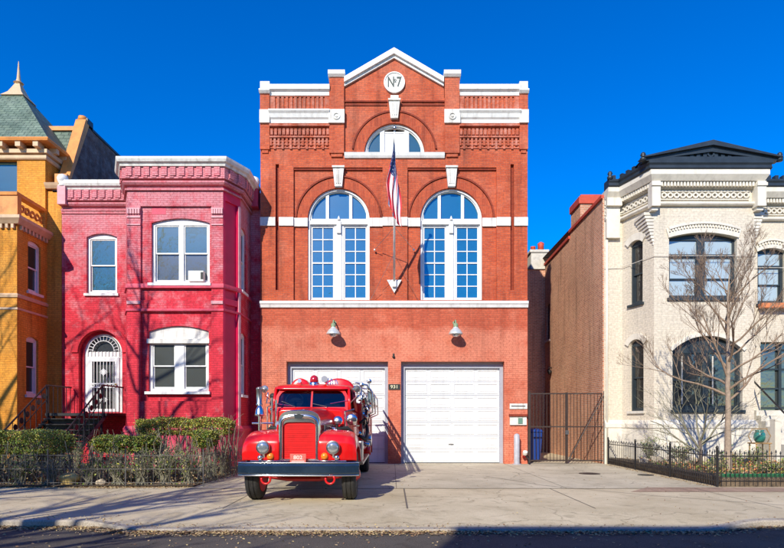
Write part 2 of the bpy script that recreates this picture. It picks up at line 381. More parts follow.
def concrete(name,c,c2,crack=.5,seed=0,grit=.12):
    m=bpy.data.materials.new(name); m.use_nodes=True; nt=m.node_tree; N=nt.nodes; L=nt.links
    b=N['Principled BSDF']; b.inputs['Roughness'].default_value=.85; b.inputs['Specular IOR Level'].default_value=.25
    tc=N.new('ShaderNodeTexCoord')
    mp=N.new('ShaderNodeMapping'); mp.inputs['Location'].default_value=(seed,seed*.7,0); L.new(tc.outputs['Object'],mp.inputs[0])
    n=N.new('ShaderNodeTexNoise'); n.inputs['Scale'].default_value=.55; n.inputs['Detail'].default_value=10; n.inputs['Roughness'].default_value=.7; L.new(mp.outputs[0],n.inputs['Vector'])
    r=N.new('ShaderNodeValToRGB'); r.color_ramp.elements[0].position=.33; r.color_ramp.elements[1].position=.66
    r.color_ramp.elements[0].color=(*c,1); r.color_ramp.elements[1].color=(*c2,1); L.new(n.outputs['Fac'],r.inputs['Fac'])
    g=N.new('ShaderNodeTexNoise'); g.inputs['Scale'].default_value=60; g.inputs['Detail'].default_value=5; L.new(tc.outputs['Object'],g.inputs['Vector'])
    gr=N.new('ShaderNodeMapRange'); gr.inputs[1].default_value=.3; gr.inputs[2].default_value=.7; gr.inputs[3].default_value=1-grit; gr.inputs[4].default_value=1+grit; L.new(g.outputs['Fac'],gr.inputs[0])
    out=mixn(N,L,1.0,r.outputs['Color'],gr.outputs[0],'MULTIPLY')
    # stains
    s=N.new('ShaderNodeTexNoise'); s.inputs['Scale'].default_value=2.3; s.inputs['Detail'].default_value=7; s.inputs['Distortion'].default_value=1.5; L.new(mp.outputs[0],s.inputs['Vector'])
    sr=N.new('ShaderNodeMapRange'); sr.inputs[1].default_value=.56; sr.inputs[2].default_value=.74; sr.inputs[3].default_value=0; sr.inputs[4].default_value=.55; L.new(s.outputs['Fac'],sr.inputs[0])
    out=mixn(N,L,sr.outputs[0],out,tuple(x*.55 for x in c))
    if crack:
        ns=N.new('ShaderNodeTexNoise'); ns.inputs['Scale'].default_value=1.2; ns.inputs['Detail'].default_value=5; L.new(mp.outputs[0],ns.inputs['Vector'])
        ad=N.new('ShaderNodeVectorMath'); ad.operation='ADD'; L.new(mp.outputs[0],ad.inputs[0]); L.new(ns.outputs['Color'],ad.inputs[1])
        v=N.new('ShaderNodeTexVoronoi'); v.feature='DISTANCE_TO_EDGE'; v.inputs['Scale'].default_value=.33; L.new(ad.outputs[0],v.inputs['Vector'])
        vr=N.new('ShaderNodeMapRange'); vr.inputs[1].default_value=.0; vr.inputs[2].default_value=.007; vr.inputs[3].default_value=crack; vr.inputs[4].default_value=0; L.new(v.outputs['Distance'],vr.inputs[0])
        out=mixn(N,L,vr.outputs[0],out,tuple(x*.3 for x in c))
    L.new(out,b.inputs['Base Color'])
    bp=N.new('ShaderNodeBump'); bp.inputs['Strength'].default_value=.35; bp.inputs['Distance'].default_value=.01; L.new(g.outputs['Fac'],bp.inputs['Height']); L.new(bp.outputs['Normal'],b.inputs['Normal'])
    return m
M['walk']=concrete('sidewalk_concrete',(.45,.37,.235),(.66,.56,.385),.5,3)
M['drive']=concrete('driveway_concrete',(.41,.355,.25),(.60,.53,.39),.6,17)
M['kerb']=concrete('kerb_concrete',(.30,.26,.21),(.48,.42,.34),0,5,.3)
M['asphalt']=concrete('street_asphalt',(.065,.058,.05),(.115,.10,.085),.4,9,.5)
M['soil']=mat('garden_soil',(.09,.062,.04),.95,noise=.5,nscale=6,bump=1,bscale=30,col2=(.22,.16,.10))
M['ground']=mat('grass_ground',(.07,.08,.04),.95,noise=.4,nscale=2,bump=.8,bscale=15)
M['wire']=mat('grey_fence_wire',(.11,.105,.10),.5)
M['joint']=mat('dark_joint_filler',(.15,.125,.10),.9)
M['redpave']=brick('red_paving_brick',(.48,.31,.21),(.43,.26,.18),(.42,.35,.26),dirt=.3)
M['bark']=mat('grey_tan_bark',(.34,.26,.19),.85,noise=.3,nscale=12,bump=.5,bscale=50)
M['twig']=mat('tan_twig_bark',(.27,.19,.13),.85,noise=.3,nscale=20)
M['dark_bark']=mat('dark_bark',(.13,.10,.08),.9,noise=.3,nscale=12)
M['stem']=mat('grey_stem_bark',(.25,.235,.16),.9,noise=.35,nscale=15)
M['leaf_a']=mat('hedge_leaf_green',(.16,.27,.035),.5,noise=.35,nscale=8)
M['leaf_b']=mat('hedge_leaf_yellow_green',(.44,.43,.07),.5,noise=.3,nscale=8)
M['leaf_c']=mat('hedge_leaf_dark_green',(.035,.07,.02),.5,noise=.3,nscale=8)
M['leaf_d']=mat('hedge_leaf_russet',(.30,.15,.05),.55,noise=.3,nscale=8)
M['dry_a']=mat('dry_leaf_tan',(.46,.33,.18),.8,noise=.3,nscale=20)
M['dry_b']=mat('dry_leaf_brown',(.26,.15,.075),.8,noise=.3,nscale=20)
M['dry_c']=mat('dry_leaf_yellow',(.56,.42,.18),.8,noise=.3,nscale=20)
M['rock']=mat('garden_rock',(.50,.42,.31),.85,noise=.3,nscale=6,bump=.8,bscale=12)
M['yrock']=mat('yellow_sandstone',(.62,.45,.16),.85,noise=.25,nscale=6,bump=.8,bscale=12)
M['truck_red']=mat('fire_engine_red_enamel',(.70,.006,.006),.28,coat=.5,noise=.16,nscale=3,streak=.10)
M['truck_dred']=mat('fire_engine_underbody_red',(.38,.01,.01),.5,noise=.3)
M['chrome']=mat('polished_chrome',(.78,.77,.75),.20,1.0)
M['bchrome']=mat('blue_black_chrome_bumper',(.035,.07,.12),.22,.6,coat=.6,noise=.25,nscale=2)
M['steel']=mat('brushed_steel',(.50,.50,.48),.32,1.0,noise=.15)
M['tyre']=mat('tyre_rubber',(.026,.025,.024),.75,noise=.4,nscale=12,bump=.4,bscale=60)
M['rubber']=mat('black_rubber',(.02,.02,.02),.6)
M['truck_glass']=glass('truck_windscreen_glass',(.006,.014,.04),.14,(.7,.85,1),.02)
def clear_glass(name,tint,refl):
    m=bpy.data.materials.new(name); m.use_nodes=True; nt=m.node_tree; N=nt.nodes; L=nt.links
    t_=N.new('ShaderNodeBsdfTransparent'); t_.inputs[0].default_value=(*tint,1); g=N.new('ShaderNodeBsdfGlossy'); g.inputs['Roughness'].default_value=.03
    mx=N.new('ShaderNodeMixShader'); mx.inputs[0].default_value=refl; L.new(t_.outputs[0],mx.inputs[1]); L.new(g.outputs[0],mx.inputs[2]); L.new(mx.outputs[0],N['Material Output'].inputs['Surface']); return m
M['truck_glass']=clear_glass('truck_windscreen_glass',(.34,.40,.50),.10)
M['lens']=glass('headlamp_glass',(.25,.29,.31),.45,(1,1,1),.08)
M['amber']=mat('amber_lens',(.80,.22,.01),.25,coat=.6)
M['red_lens']=mat('red_beacon_lens',(.45,.01,.02),.15,coat=1)
M['brass']=mat('brass_fitting',(.65,.43,.15),.25,1.0)
M['hose']=mat('canvas_hose',(.62,.56,.44),.8,noise=.2,nscale=12)
M['wood']=mat('ladder_varnished_wood',(.50,.30,.12),.5,noise=.3,nscale=6)
M['plate_red']=mat('faded_red_plate',(.60,.13,.10),.5,noise=.25,nscale=25)
M['cream_enamel']=mat('cream_enamel',(.75,.70,.62),.4)
M['bin_blue']=mat('blue_bin_plastic',(.012,.05,.26),.4)
M['flag_red']=mat('flag_red_nylon',(.74,.02,.04),.55)
M['flag_white']=mat('flag_white_nylon',(.82,.80,.80),.55)
M['flag_blue']=mat('flag_blue_nylon',(.01,.025,.13),.55)
M['black_paint']=mat('black_sign_paint',(.02,.022,.018),.5)
M['gold_paint']=mat('pale_gold_lettering',(.72,.66,.42),.5)
M['ink']=mat('dark_lettering_paint',(.05,.07,.06),.6)
M['galv']=mat('galvanised_lamp_metal',(.62,.66,.64),.35,.35,noise=.15,nscale=10)
M['verdi']=mat('weathered_copper_green',(.22,.30,.17),.6,noise=.3,nscale=15)
M['bollard']=mat('grey_bollard_paint',(.42,.42,.46),.5,noise=.2,nscale=6)
M['green_box']=mat('green_lock_box',(.12,.24,.18),.5)
M['pot_green']=mat('turquoise_glazed_pot',(.025,.20,.16),.3,coat=.8)
M['edging']=mat('green_plastic_edging',(.02,.13,.05),.5)
M['ac']=mat('window_air_conditioner_plastic',(.68,.68,.62),.5)
M['orange_pot']=mat('terracotta_planter',(.68,.22,.08),.7)
# ---------------------------------------------------------------- windows
def dh_window(parent,F,u0,u1,z0,zs,rise=0,cols=1,fw=.07,mull=.10,setb=.10,fm=None,pane='dark_glass',pane2=None,transom=None,sill=True,sm=None,panelmat=None,meet=.5,label=None,name='window',sillm=None,tph=.0):
    fm=fm or M['white']; sm=sm or fm
    out=archloop(u0,u1,z0,zs,rise)
    holes=[]; W=(u1-u0-2*fw-(cols-1)*mull)/cols
    top=zs-fw*.6
    if transom: top=transom
    for c in range(cols):
        a=u0+fw+c*(W+mull); holes.append((a,a+W,z0+fw,top))
    hs=[rect(*h) for h in holes]
    th=[]
    if transom:
        for c in range(cols):
            a=u0+fw+c*(W+mull); th.append((a,a+W,transom+tph,zs-.02))
    mb=MB(); prism(mb,F,[out]+hs+[rect(*h) for h in th],-setb-.12,-setb)
    # raised outer casing bead
    win=mb.build(name,fm,parent)
    if label: win['label']=label
    ms=MB(); mp=MB(); mp2=MB()
    for (a,b,c,d) in holes:
        mid=c+(d-c)*meet; s=.042
        prism(ms,F,[rect(a,b,mid-.02,d),rect(a+s,b-s,mid+.025,d-s)],-setb-.07,-setb-.03)
        prism(ms,F,[rect(a,b,c,mid+.02),rect(a+s,b-s,c+s*1.4,mid-.02)],-setb-.105,-setb-.065)
        prism(mp,F,[rect(a+s*.5,b-s*.5,mid,d-s*.5)],-setb-.06,-setb-.052)
        prism(mp2,F,[rect(a+s*.5,b-s*.5,c+s*.5,mid)],-setb-.10,-setb-.09)
    for (a,b,c,d) in th: prism(mp,F,[rect(a,b,c,d)],-setb-.06,-setb-.05)
    ms.build('sash',sm,win); mp.build('pane',M[pane],win); mp2.build('pane',M[pane2 or pane],win)
    if sill:
        q=MB(); fbox(q,F,u0-.07,u1+.07,z0-.09,z0-.002,-setb-.1,.07); q.build('sill',sillm or fm,win,bevel=.008)
    return win

# ================================================================ FIRE STATION
FS=Fr(0,20.0)
fs=thing('fire_station',(0.07,20.0,0),'tall orange red brick fire station with white trim, central gable and two white garage doors','building')
def fx(p): return ux(p)
def fz(p): return uz(p)
XL,XR=fx(260.5),fx(527.5); DB=fz(361.5)
gd=[(fx(286.5),fx(388)),(fx(401),fx(504.3))]
out=[(XL,0)]
for a,b in gd: out+=[(a,0),(a,DB),(b,DB),(b,0)]
ZS=fz(304.5)
out+=[(XR,0),(XR,ZS),(XL,ZS)]
mb=MB(); prism(mb,FS,[out],-.5,0.012); mb.build('base_wall',M['fire_low'],fs)
# upper wall with recessed fields
ZT=fz(97)
fld=[(fx(293.5),fx(382.5)),(fx(407.5),fx(496.5))]
slot=[(fx(275.5),fx(279)),(fx(510.5),fx(514))]
lc,lz,lr=fx(394.5),fz(153.5),30/28
up=[(XL,ZS+.001),(XR,ZS+.001),(XR,fz(98)),(fx(444),fz(98)),(fx(444),fz(84)),(fx(394),fz(55.5)),(fx(344),fz(84)),(fx(344),fz(98)),(XL,fz(98))]
holes=[rect(a,b,fz(300),fz(167.5)) for a,b in fld]+[rect(a,b,fz(290),fz(164)) for a,b in slot]+[archloop(lc-lr,lc+lr,lz,lz+.001,lr,24)]
mb=MB(); prism(mb,FS,[up]+holes,-.13,0)
# recessed backing with window openings
wc=[fx(338.5),fx(451.5)]; wr=31/28.; wz0=fz(301); wzs=fz(218.5)
for (a,b),c in zip(fld,wc):
    prism(mb,FS,[rect(a-.05,b+.05,fz(302),fz(166)),archloop(c-wr,c+wr,wz0,wzs,wr,28)],-.42,-.09)
mb.build('front_wall',M['fire_up'],fs)
mb=MB()
for a,b in slot: fbox(mb,FS,a-.03,b+.03,fz(291),fz(163),-.2,-.12)  # dark back paints the groove shade
# horizontal string lines under the medallion, hood moulds; dark brick paints the shade outline
for za,zb,w in ((fz(102.2),fz(101),.05),(fz(105.6),fz(104.2),.03)):
    fbox(mb,FS,fx(344.5),fx(387.2),za-.01,zb,.001,w); fbox(mb,FS,fx(401.4),fx(444.4),za-.01,zb,.001,w)
prism(mb,FS,[arcring(lc,lz,41.0/28,42.6/28,6,174,30)],.001,.06)
for c in wc: prism(mb,FS,[arcring(c,wzs,42/28.,43.6/28,2,178,30)],-.088,-.015)
for (a,b) in fld:
    fbox(mb,FS,a,b,fz(169.5),fz(168.2),-.088,-.03)
mb.build('moulding_shade_line',M['fire_dark'],fs)
# brick arch rings
mb=MB(); prism(mb,FS,[arcring(lc,lz,30.2/28,40.6/28,0,180,30)],.0005,.03)
for c in wc: prism(mb,FS,[arcring(c,wzs,31.1/28.,41.5/28,0,180,30)],-.0885,-.055)
mb.build('arch_ring',brick('arch_ring_brick',(.56,.10,.035),(.42,.065,.025),(.48,.13,.07),bw=.07,bh=.28,ms=.006,dirt=.2,offs=0),fs)
# side and back walls, roof
mb=MB()
fbox(mb,fr2((XR,20.13),(XR,38)),0,17.87,0,fz(98)-.02,-.35,-.004)
mb.add([(XL,20.13,0),(XL,38,0),(XL,38,12.9),(XL,20.13,12.9)],[(0,3,2,1)])
mb.add([(XL,38,0),(XR,38,0),(XR,38,12.9),(XL,38,12.9)],[(0,3,2,1)])
mb.build('side_wall',M['fire_side'],fs)
mb=MB(); box(mb,XL+.02,XR-.02,20.42,37.9,12.2,12.3); mb.build('roof',M['roof_flat'],fs)
mb=MB(); prism(mb,FS,[[(XL+.02,6),(XR-.02,6),(XR-.02,fz(98)-.02),(fx(444)-.02,fz(98)),(fx(444)-.02,fz(84)-.03),(fx(394),fz(55.5)-.04),(fx(344)+.02,fz(84)-.03),(fx(344)+.02,fz(98)),(XL+.02,fz(98)-.02)]],-.46,-.43,back=True); mb.build('parapet_back',M['fire_side'],fs)
# parapet with slots
mbk=MB()
for a,b in ((fx(270),fx(330)),(fx(459),fx(519))):
    mb=MB()
    n=12; sl=[]
    for i in range(n):
        c=a+.14+(b-a-.28)*(i+.5)/n; sl.append(rect(c-.034,c+.034,fz(110.6),fz(97.3)))
    prism(mb,FS,[rect(a,b,fz(112),fz(96))]+sl,-.06,.035)
    fbox(mbk,FS,a,b,fz(113),fz(96.2),-.3,-.055)
    # dentils below the lower cornice
    k=22
    for r,(zt,zb,w) in enumerate(((fz(125.2),fz(127.4),.12),(fz(129),fz(136),.06),(fz(136.8),fz(138.4),.09))):
        if r!=1: fbox(mb,FS,a,b,zb,zt,.001,w)
    for i in range(15):
        c=a+(b-a)*(i+.5)/15; fbox(mb,FS,c-.045,c+.045,fz(135.5),fz(129.5),.001,.075)
    for i in range(15):
        c=a+(b-a)*(i+.5)/15; fbox(mb,FS,c-.075,c+.0,fz(149.5 if i%2 else 146),fz(138.4),.001,.055)
    for q in range(3):
        z=fz(141.5+q*3.2); fbox(mb,FS,a,b,z-.02,z+.02,.001,.03)
    mb.build('parapet',M['fire_worn'],fs)
mbk.build('slot_backing',M['fire_dark'],fs)  # dark red backing paints the shade inside the slots
# pilasters / piers
for nm,a,b,zt,zb,w in (('pier',fx(329.5),fx(344.3),fz(79.5),fz(154),.10),('pier',fx(444.5),fx(459.3),fz(79.5),fz(154),.10),('end_pilaster',fx(260.5),fx(270),fz(95),fz(150),.08),('end_pilaster',fx(519),fx(527.5),fz(95),fz(150),.08)):
    mb=MB(); fbox(mb,FS,a,b,zb,zt,-.4,w); fbox(mb,FS,a+.06,b-.06,zb-.12,zb-.0,.001,w-.04)
    mb.build(nm,M['fire_up'],fs)
# white coping, cornice
mb=MB()
for a,b in ((fx(269.5),fx(330)),(fx(458.8),fx(520))):
    sweep(mb,[(a,20),(b,20)],[(-.4,fz(96.3)),(.06,fz(96.3)),(.08,fz(93)),(.17,fz(91.5)),(.19,fz(87)),(-.4,fz(86))])
mb.build('coping',M['white'],fs)
mb=MB()
for a,b in ((fx(269.5),fx(330)),(fx(458.8),fx(520))):
    sweep(mb,[(a,20),(b,20)],[(.002,fz(123.8)),(.06,fz(123.8)),(.07,fz(120.5)),(.12,fz(119)),(.16,fz(115.5)),(.22,fz(113.5)),(.22,fz(112)),(.002,fz(111.2))])
mb.build('cornice',M['white'],fs)
mb=MB()
for a,b,z0,z1 in ((328.5,345.3,78.8,73),(443.5,460.3,78.8,73),(260,270.6,95,91.5),(518.4,528,95,91.5)):
    sweep(mb,[(fx(a),20),(fx(b),20)],[(-.42,fz(z0)),(.13,fz(z0)),(.20,fz(z0-2)),(.20,fz(z1)),(-.42,fz(z1))])
for a,b in ((261,270.3),(518.7,527)): fbox(mb,FS,fx(a),fx(b),fz(91.5),fz(83.5),-.3,.14)
mb.build('pier_cap',M['white'],fs,bevel=.02)
mb=MB()
for a,b in ((329,344.8),(444,459.8)):
    fbox(mb,FS,fx(a),fx(b),fz(125),fz(111.5),.101,.17)
    prism(mb,FS,[circle((fx(a)+fx(b))/2,fz(118.3),.13,20),circle((fx(a)+fx(b))/2,fz(118.3),.085,20)],.17,.20)
    prism(mb,FS,[circle((fx(a)+fx(b))/2,fz(118.3),.045,12)],.17,.20)
for a,b in ((260.3,270.3),(518.7,527.8)):
    fbox(mb,FS,fx(a),fx(b),fz(124.5),fz(111.5),.08,.15)
mb.build('carved_block',M['white_old'],fs,bevel=.012)
# gable coping
mb=MB()
ap=(fx(394),fz(50.3)); l=(fx(344.5),fz(79.2)); r_=(fx(443.5),fz(79.2)); t=5.2/28
prism(mb,FS,[[l,(l[0],l[1]-t),(ap[0],ap[1]-t*1.1),(r_[0],r_[1]-t),r_,ap]],-.45,.17)
t2=9.6/28; l2=(l[0],l[1]-t-.001); r2=(r_[0],r_[1]-t-.001); a2=(ap[0],ap[1]-t*1.1-.001)
prism(mb,FS,[[l2,(l2[0],l2[1]-.10),(a2[0],a2[1]-.105),(r2[0],r2[1]-.10),r2,a2]],.0,.08)
mb.build('gable_coping',M['white'],fs)
# bands
mb=MB(); sweep(mb,[(XL-.01,20),(XR+.01,20)],[(.013,fz(307.8)),(.07,fz(307.8)),(.10,fz(305)),(.13,fz(304)),(.13,fz(301.6)),(.013,fz(300.8))]); mb.build('sill_band',M['white'],fs)
mb=MB()
z0,z1=fz(226),fz(217.5)
for a,b in ((XL-.005,slot[0][0]),(slot[0][1],fld[0][0]),(fld[0][1],fld[1][0]),(fld[1][1],slot[1][0]),(slot[1][1],XR+.005)):
    fbox(mb,FS,a,b,z0,z1,.001,.05)
for (a,b),c in zip(fld,wc):
    fbox(mb,FS,a+.001,c-wr-.001,z0,z1,-.089,-.02); fbox(mb,FS,c+wr+.001,b-.001,z0,z1,-.089,-.02)
mb.build('impost_band',M['white_old'],fs)
mb=MB(); sweep(mb,[(fx(344.5),20),(fx(444.5),20)],[(.001,fz(158.5)),(.05,fz(158.5)),(.09,fz(156.5)),(.12,fz(153.6)),(.001,fz(153.4))]); mb.build('lunette_sill',M['white'],fs)
# keystones
for c,zt,zb,w0 in ((fx(394.3),fz(103),fz(120),.03),(wc[0],fz(168.5),fz(187),-.054),(wc[1],fz(168.5),fz(187),-.054)):
    mb=MB(); prism(mb,FS,[[(c-.13,zb),(c+.13,zb),(c+.195,zt),(c-.195,zt)]],w0,w0+.13)
    fbox(mb,FS,c-.22,c+.22,zt,zt+.06,w0,w0+.18)
    for s in (-1,0,1): fbox(mb,FS,c+s*.07-.016,c+s*.07+.016,zb+.1,zt-.08,w0+.13,w0+.155)
    mb.build('keystone',M['white_old'],fs)
mb=MB(); fbox(mb,FS,fx(390.5),fx(398.5),fz(101),fz(96),.001,.06); mb.build('medallion_bracket',M['white_old'],fs)
# medallion No 7
mb=MB(); c,z=fx(394.3),fz(83.3)
prism(mb,FS,[circle(c,z,.375,40)],.001,.06); prism(mb,FS,[circle(c,z,.375,40),circle(c,z,.335,40)],.0605,.085)
med=mb.build('medallion',M['white'],fs)
mb=MB(); text(mb,'N',FS,c-.12,z,.52,.061,.072,sx=.66); text(mb,'7',FS,c+.165,z+.0,.50,.061,.072,sx=.72); text(mb,'o',FS,c+.035,z+.09,.17,.061,.072); fbox(mb,FS,c+.0,c+.07,z+.0,z+.018,.061,.072)
mb.build('lettering',M['ink'],med)
# big arched windows
def big_window(c):
    mb=MB(); r=wr; fw=.10
    inner=[]
    # fanlight holes: split by two vertical bars
    ri=r-fw; zf=wzs+.06
    def fan(a,b):
        n=10; pts=[(a,zf),(b,zf)]
        for i in range(n+1):
            u=b+(a-b)*i/n; h=math.sqrt(max(0,ri*ri-u*u)); pts.append((u,max(zf+.01,wzs+h)))
        return [(c+u,z) for u,z in pts]
    bar=.055; s=.42
    fans=[(-ri+.03,-s-bar),(-s+bar,s-bar),(s+bar,ri-.03)]
    for a,b in fans: inner.append(fan(a,b))
    lo=[]
    zb=wz0+.10; ztp=wzs-.20
    for a,b in ((-r+fw,-.17),(.17,r-fw)):
        lo.append((c+a,c+b,zb,ztp)); inner.append(rect(c+a,c+b,zb,ztp))
    prism(mb,FS,[archloop(c-r+.002,c+r-.002,wz0,wzs,r-.002,28)]+inner,-.34,-.20)
    # brick-mould ring and transom
    prism(mb,FS,[arcring(c,wzs,r-.07,r-.004,0,180,28)],-.199,-.14)
    fbox(mb,FS,c-r+.004,c-r+.07,wz0,wzs,-.199,-.14); fbox(mb,FS,c+r-.07,c+r-.004,wz0,wzs,-.199,-.14)
    fbox(mb,FS,c-r+.075,c+r-.075,wzs-.16,wzs-.03,-.199,-.13)
    fbox(mb,FS,c-.085,c+.085,wz0+.02,wzs-.17,-.199,-.16)
    w=mb.build('window',M['white'],fs)
    mb=MB(); fbox(mb,FS,c-.075,c+.075,fz(232),fz(220),-.159,-.09); lathe(mb,FS.P(c,fz(219),-.10),(0,0,1),[(.0,-.02),(.06,0),(.03,.1),(0,.16)],10); mb.build('mullion_block',M['white'],w)
    mb=MB()
    for a,b,z0,z1 in lo:
        prism(mb,FS,[rect(a,b,z0,z1),rect(a+.05,b-.05,z0+.07,(z0+z1)/2-.025),rect(a+.05,b-.05,(z0+z1)/2+.025,z1-.05)],-.30,-.235)
    sa=mb.build('sash',M['white'],w)
    mb=MB()
    for a,b,z0,z1 in lo:
        m_=(a+b)/2; fbox(mb,FS,m_-.016,m_+.016,z0,z1,-.285,-.25)
        for h0,h1 in ((z0+.07,(z0+z1)/2),((z0+z1)/2,z1-.05)):
            for k in (1,2):
                z=h0+(h1-h0)*k/3; fbox(mb,FS,a+.05,b-.05,z-.016,z+.016,-.286,-.251)
    mb.build('muntin',M['white'],w)
    mb=MB()
    for a,b,z0,z1 in lo: prism(mb,FS,[rect(a,b,z0,z1)],-.30,-.275)
    mb.build('pane',M['sky_tint_glass'],w)
    mb=MB(); prism(mb,FS,[archloop(c-ri,c+ri,wzs,wzs+.02,ri-.03,20)],-.30,-.275); mb.build('fanlight_pane',M['sky_tint_glass'],w)
big_window(wc[0]); big_window(wc[1])
# lunette
mb=MB(); r=lr; fw=.10; ri=r-fw
def fan2(a,b):
    n=10; pts=[(a,lz+.04),(b,lz+.04)]
    for i in range(n+1):
        u=b+(a-b)*i/n; pts.append((u,max(lz+.05,lz+math.sqrt(max(0,ri*ri-u*u)))))
    return [(lc+u,z) for u,z in pts]
prism(mb,FS,[archloop(lc-r+.002,lc+r-.002,lz,lz+.001,r-.003,28),fan2(-ri+.03,-.52),fan2(-.36,.36),fan2(.52,ri-.03)],-.25,-.12)
prism(mb,FS,[arcring(lc,lz,r-.06,r-.004,0,180,28)],-.119,-.06)
lw=mb.build('lunette_window',M['white'],fs)
mb=MB(); prism(mb,FS,[fan2(-ri+.02,-.5),],-.2,-.18); prism(mb,FS,[fan2(.5,ri-.02)],-.2,-.18); mb.build('pane',M['teal_glass'],lw)
mb=MB(); prism(mb,FS,[rect(lc-.37,lc+.37,lz+.03,lz+.86)],-.2,-.17); fbox(mb,FS,lc-.34,lc+.34,lz+.80,lz+.84,-.17,-.15); mb.build('centre_panel',M['lun_panel'],lw)
# garage doors
for i,(a,b) in enumerate(gd):
    mb=MB(); S=.34
    prism(mb,FS,[[(a,0.005),(a+.14,0.005),(a+.14,DB-.22),(b-.12,DB-.22),(b-.12,0.005),(b,0.005),(b,DB),(a,DB)]],-S-.1,-S+.10)
    fr=mb.build('door_frame',M['door_frame'],fs)
    mb=MB(); aa,bb=a+.14,b-.12; H=DB-.22; rows,cols=7,4
    fbox(mb,FS,aa,bb,.02,H,-S-.08,-S)
    for rr in range(rows):
        z0=.02+(H-.02)*rr/rows; z1=.02+(H-.02)*(rr+1)/rows
        for cc in range(cols):
            u0=aa+(bb-aa)*cc/cols+.05; u1=aa+(bb-aa)*(cc+1)/cols-.05
            prism(mb,FS,[rect(u0,u1,z0+.06,z1-.06),rect(u0+.035,u1-.035,z0+.095,z1-.095)],-S-.001,-S+.022); fbox(mb,FS,u0+.09,u1-.09,z0+.15,z1-.15,-S-.001,-S+.012)
    for rr in range(rows): # section rails, slightly proud with a shadow joint
        z0=.02+(H-.02)*rr/rows; z1=.02+(H-.02)*(rr+1)/rows
        fbox(mb,FS,aa,bb,z1-.047,z1-.010,-S-.001,-S+.012); fbox(mb,FS,aa,bb,z0+.010,z0+.047,-S-.001,-S+.012)
    d=mb.build('garage_door',M['door_white'],fs)
    mb=MB(); c=aa+(bb-aa)*(.49 if i else .5); fbox(mb,FS,c-.09,c+.09,.68,.71,-S+.017,-S+.05); mb.build('handle',M['steel'],d)
    mb=MB()
    for rr in range(1,rows): fbox(mb,FS,aa+.01,bb-.01,.02+(H-.02)*rr/rows-.007,.02+(H-.02)*rr/rows+.007,-S-.001,-S+.003)
    mb.build('section_joint',M['door_frame'],d)
    mb=MB(); fbox(mb,FS,aa,bb,.006,.03,-S-.07,-S+.02); mb.build('bottom_seal',M['rubber'],d)
# wall fixtures
def wall_lamp(px,py,label):
    u,z=fx(px),fz(py)
    t=thing('wall_lamp',(u,20,z),label,'lamp','lamps above the garage doors')
    mb=MB(); lathe(mb,(u,19.62,z-.16),(0,0,1),[(.245,0),(.25,.02),(.235,.05),(.19,.13),(.12,.20),(.09,.23),(.085,.25)],24); mb.build('lamp_shade',M['galv'],t,smooth=True,autosmooth=45)
    mb=MB(); lathe(mb,(u,19.62,z-.19),(0,0,1),[(.02,-.07),(.11,-.05),(.15,0),(.15,.035)],18); mb.build('lens',M['lens'],t,smooth=True)
    mb=MB(); lathe(mb,(u,19.62,z+.09),(0,0,1),[(.085,0),(.085,.1),(.05,.14),(.03,.15)],14); tube(mb,[(u,19.62,z+.22),(u,19.64,z+.32),(u,19.76,z+.36),(u,19.9,z+.34),(u,19.985,z+.30)],.025,8); lathe(mb,(u,19.987,z+.30),(0,-1,0),[(.07,0),(.07,.03)],12); mb.build('gooseneck_arm',M['verdi'],t,smooth=True,autosmooth=45)
wall_lamp(334.5,331.5,'white dome wall lamp over the left garage door, above the fire engine')
wall_lamp(454.5,331.5,'white dome wall lamp over the fully visible right garage door')
mb=MB(); u=fx(394.3)
t=thing('house_number_sign',(u,20,fz(387)),'small black sign with number 931 on the pillar between the garage doors','sign')
fbox(mb,FS,u-.21,u+.21,fz(387)-.10,fz(387)+.10,.013,.035); mb.build('plate',M['black_paint'],t)
mb=MB(); text(mb,'931',FS,u,fz(387),.165,.035,.042,sx=1.15); mb.build('lettering',M['gold_paint'],t)
t=thing('alarm_bell',(fx(393.6),20,fz(357)),'tiny dark brass alarm bell fixed high on the pillar between the garage doors','bell')
mb=MB(); lathe(mb,(fx(393.6),19.988,fz(357)),(0,-1,0),[(.05,0),(.05,.04),(.035,.07),(.01,.08)],14); mb.build('bell_cup',M['black_paint'],t,smooth=True)
mb=MB(); fbox(mb,FS,fx(393.6)-.03,fx(393.6)+.03,fz(357)+.05,fz(357)+.12,.013,.04); mb.build('mount',M['black_paint'],t)
t=thing('letter_slot',(fx(517.5),20,fz(406)),'long white letter slot plate on the brick right of the garage door','letter slot')
mb=MB(); fbox(mb,FS,fx(509.5),fx(527),fz(409),fz(403.6),.013,.05); mb.build('plate',M['white_old'],t,bevel=.008)
mb=MB(); fbox(mb,FS,fx(511),fx(525),fz(406.6),fz(405.6),.05,.062); mb.build('flap',M['steel'],t)
t=thing('intercom_panel',(fx(517),20,fz(420)),'white wall box with small green panel above the grey bollard','wall box')
mb=MB(); fbox(mb,FS,fx(509.5),fx(526),fz(425),fz(416.6),.013,.09); mb.build('case',M['white_old'],t,bevel=.01)
mb=MB(); fbox(mb,FS,fx(517.5),fx(521.8),fz(423.6),fz(418),.09,.12); mb.build('key_panel',M['green_box'],t)
mb=MB(); fbox(mb,FS,fx(508.8),fx(526.6),fz(416.4),fz(414.2),.013,.15); mb.build('hood',M['fire_dark'],t)
t=thing('bollard',(fx(516.8),19.75,0),'grey steel bollard standing right of the white garage door','bollard')
mb=MB(); u=fx(516.6)*.9875; lathe(mb,(u,19.72,0),(0,0,1),[(.10,0),(.10,1.02),(.08,1.06),(.03,1.09)],16); mb.build('post',M['bollard'],t,smooth=True,autosmooth=40)
mb=MB(); lathe(mb,(u,19.72,0),(0,0,1),[(.16,0),(.16,.025),(.11,.03)],16); mb.build('foot_plate',M['bollard'],t)
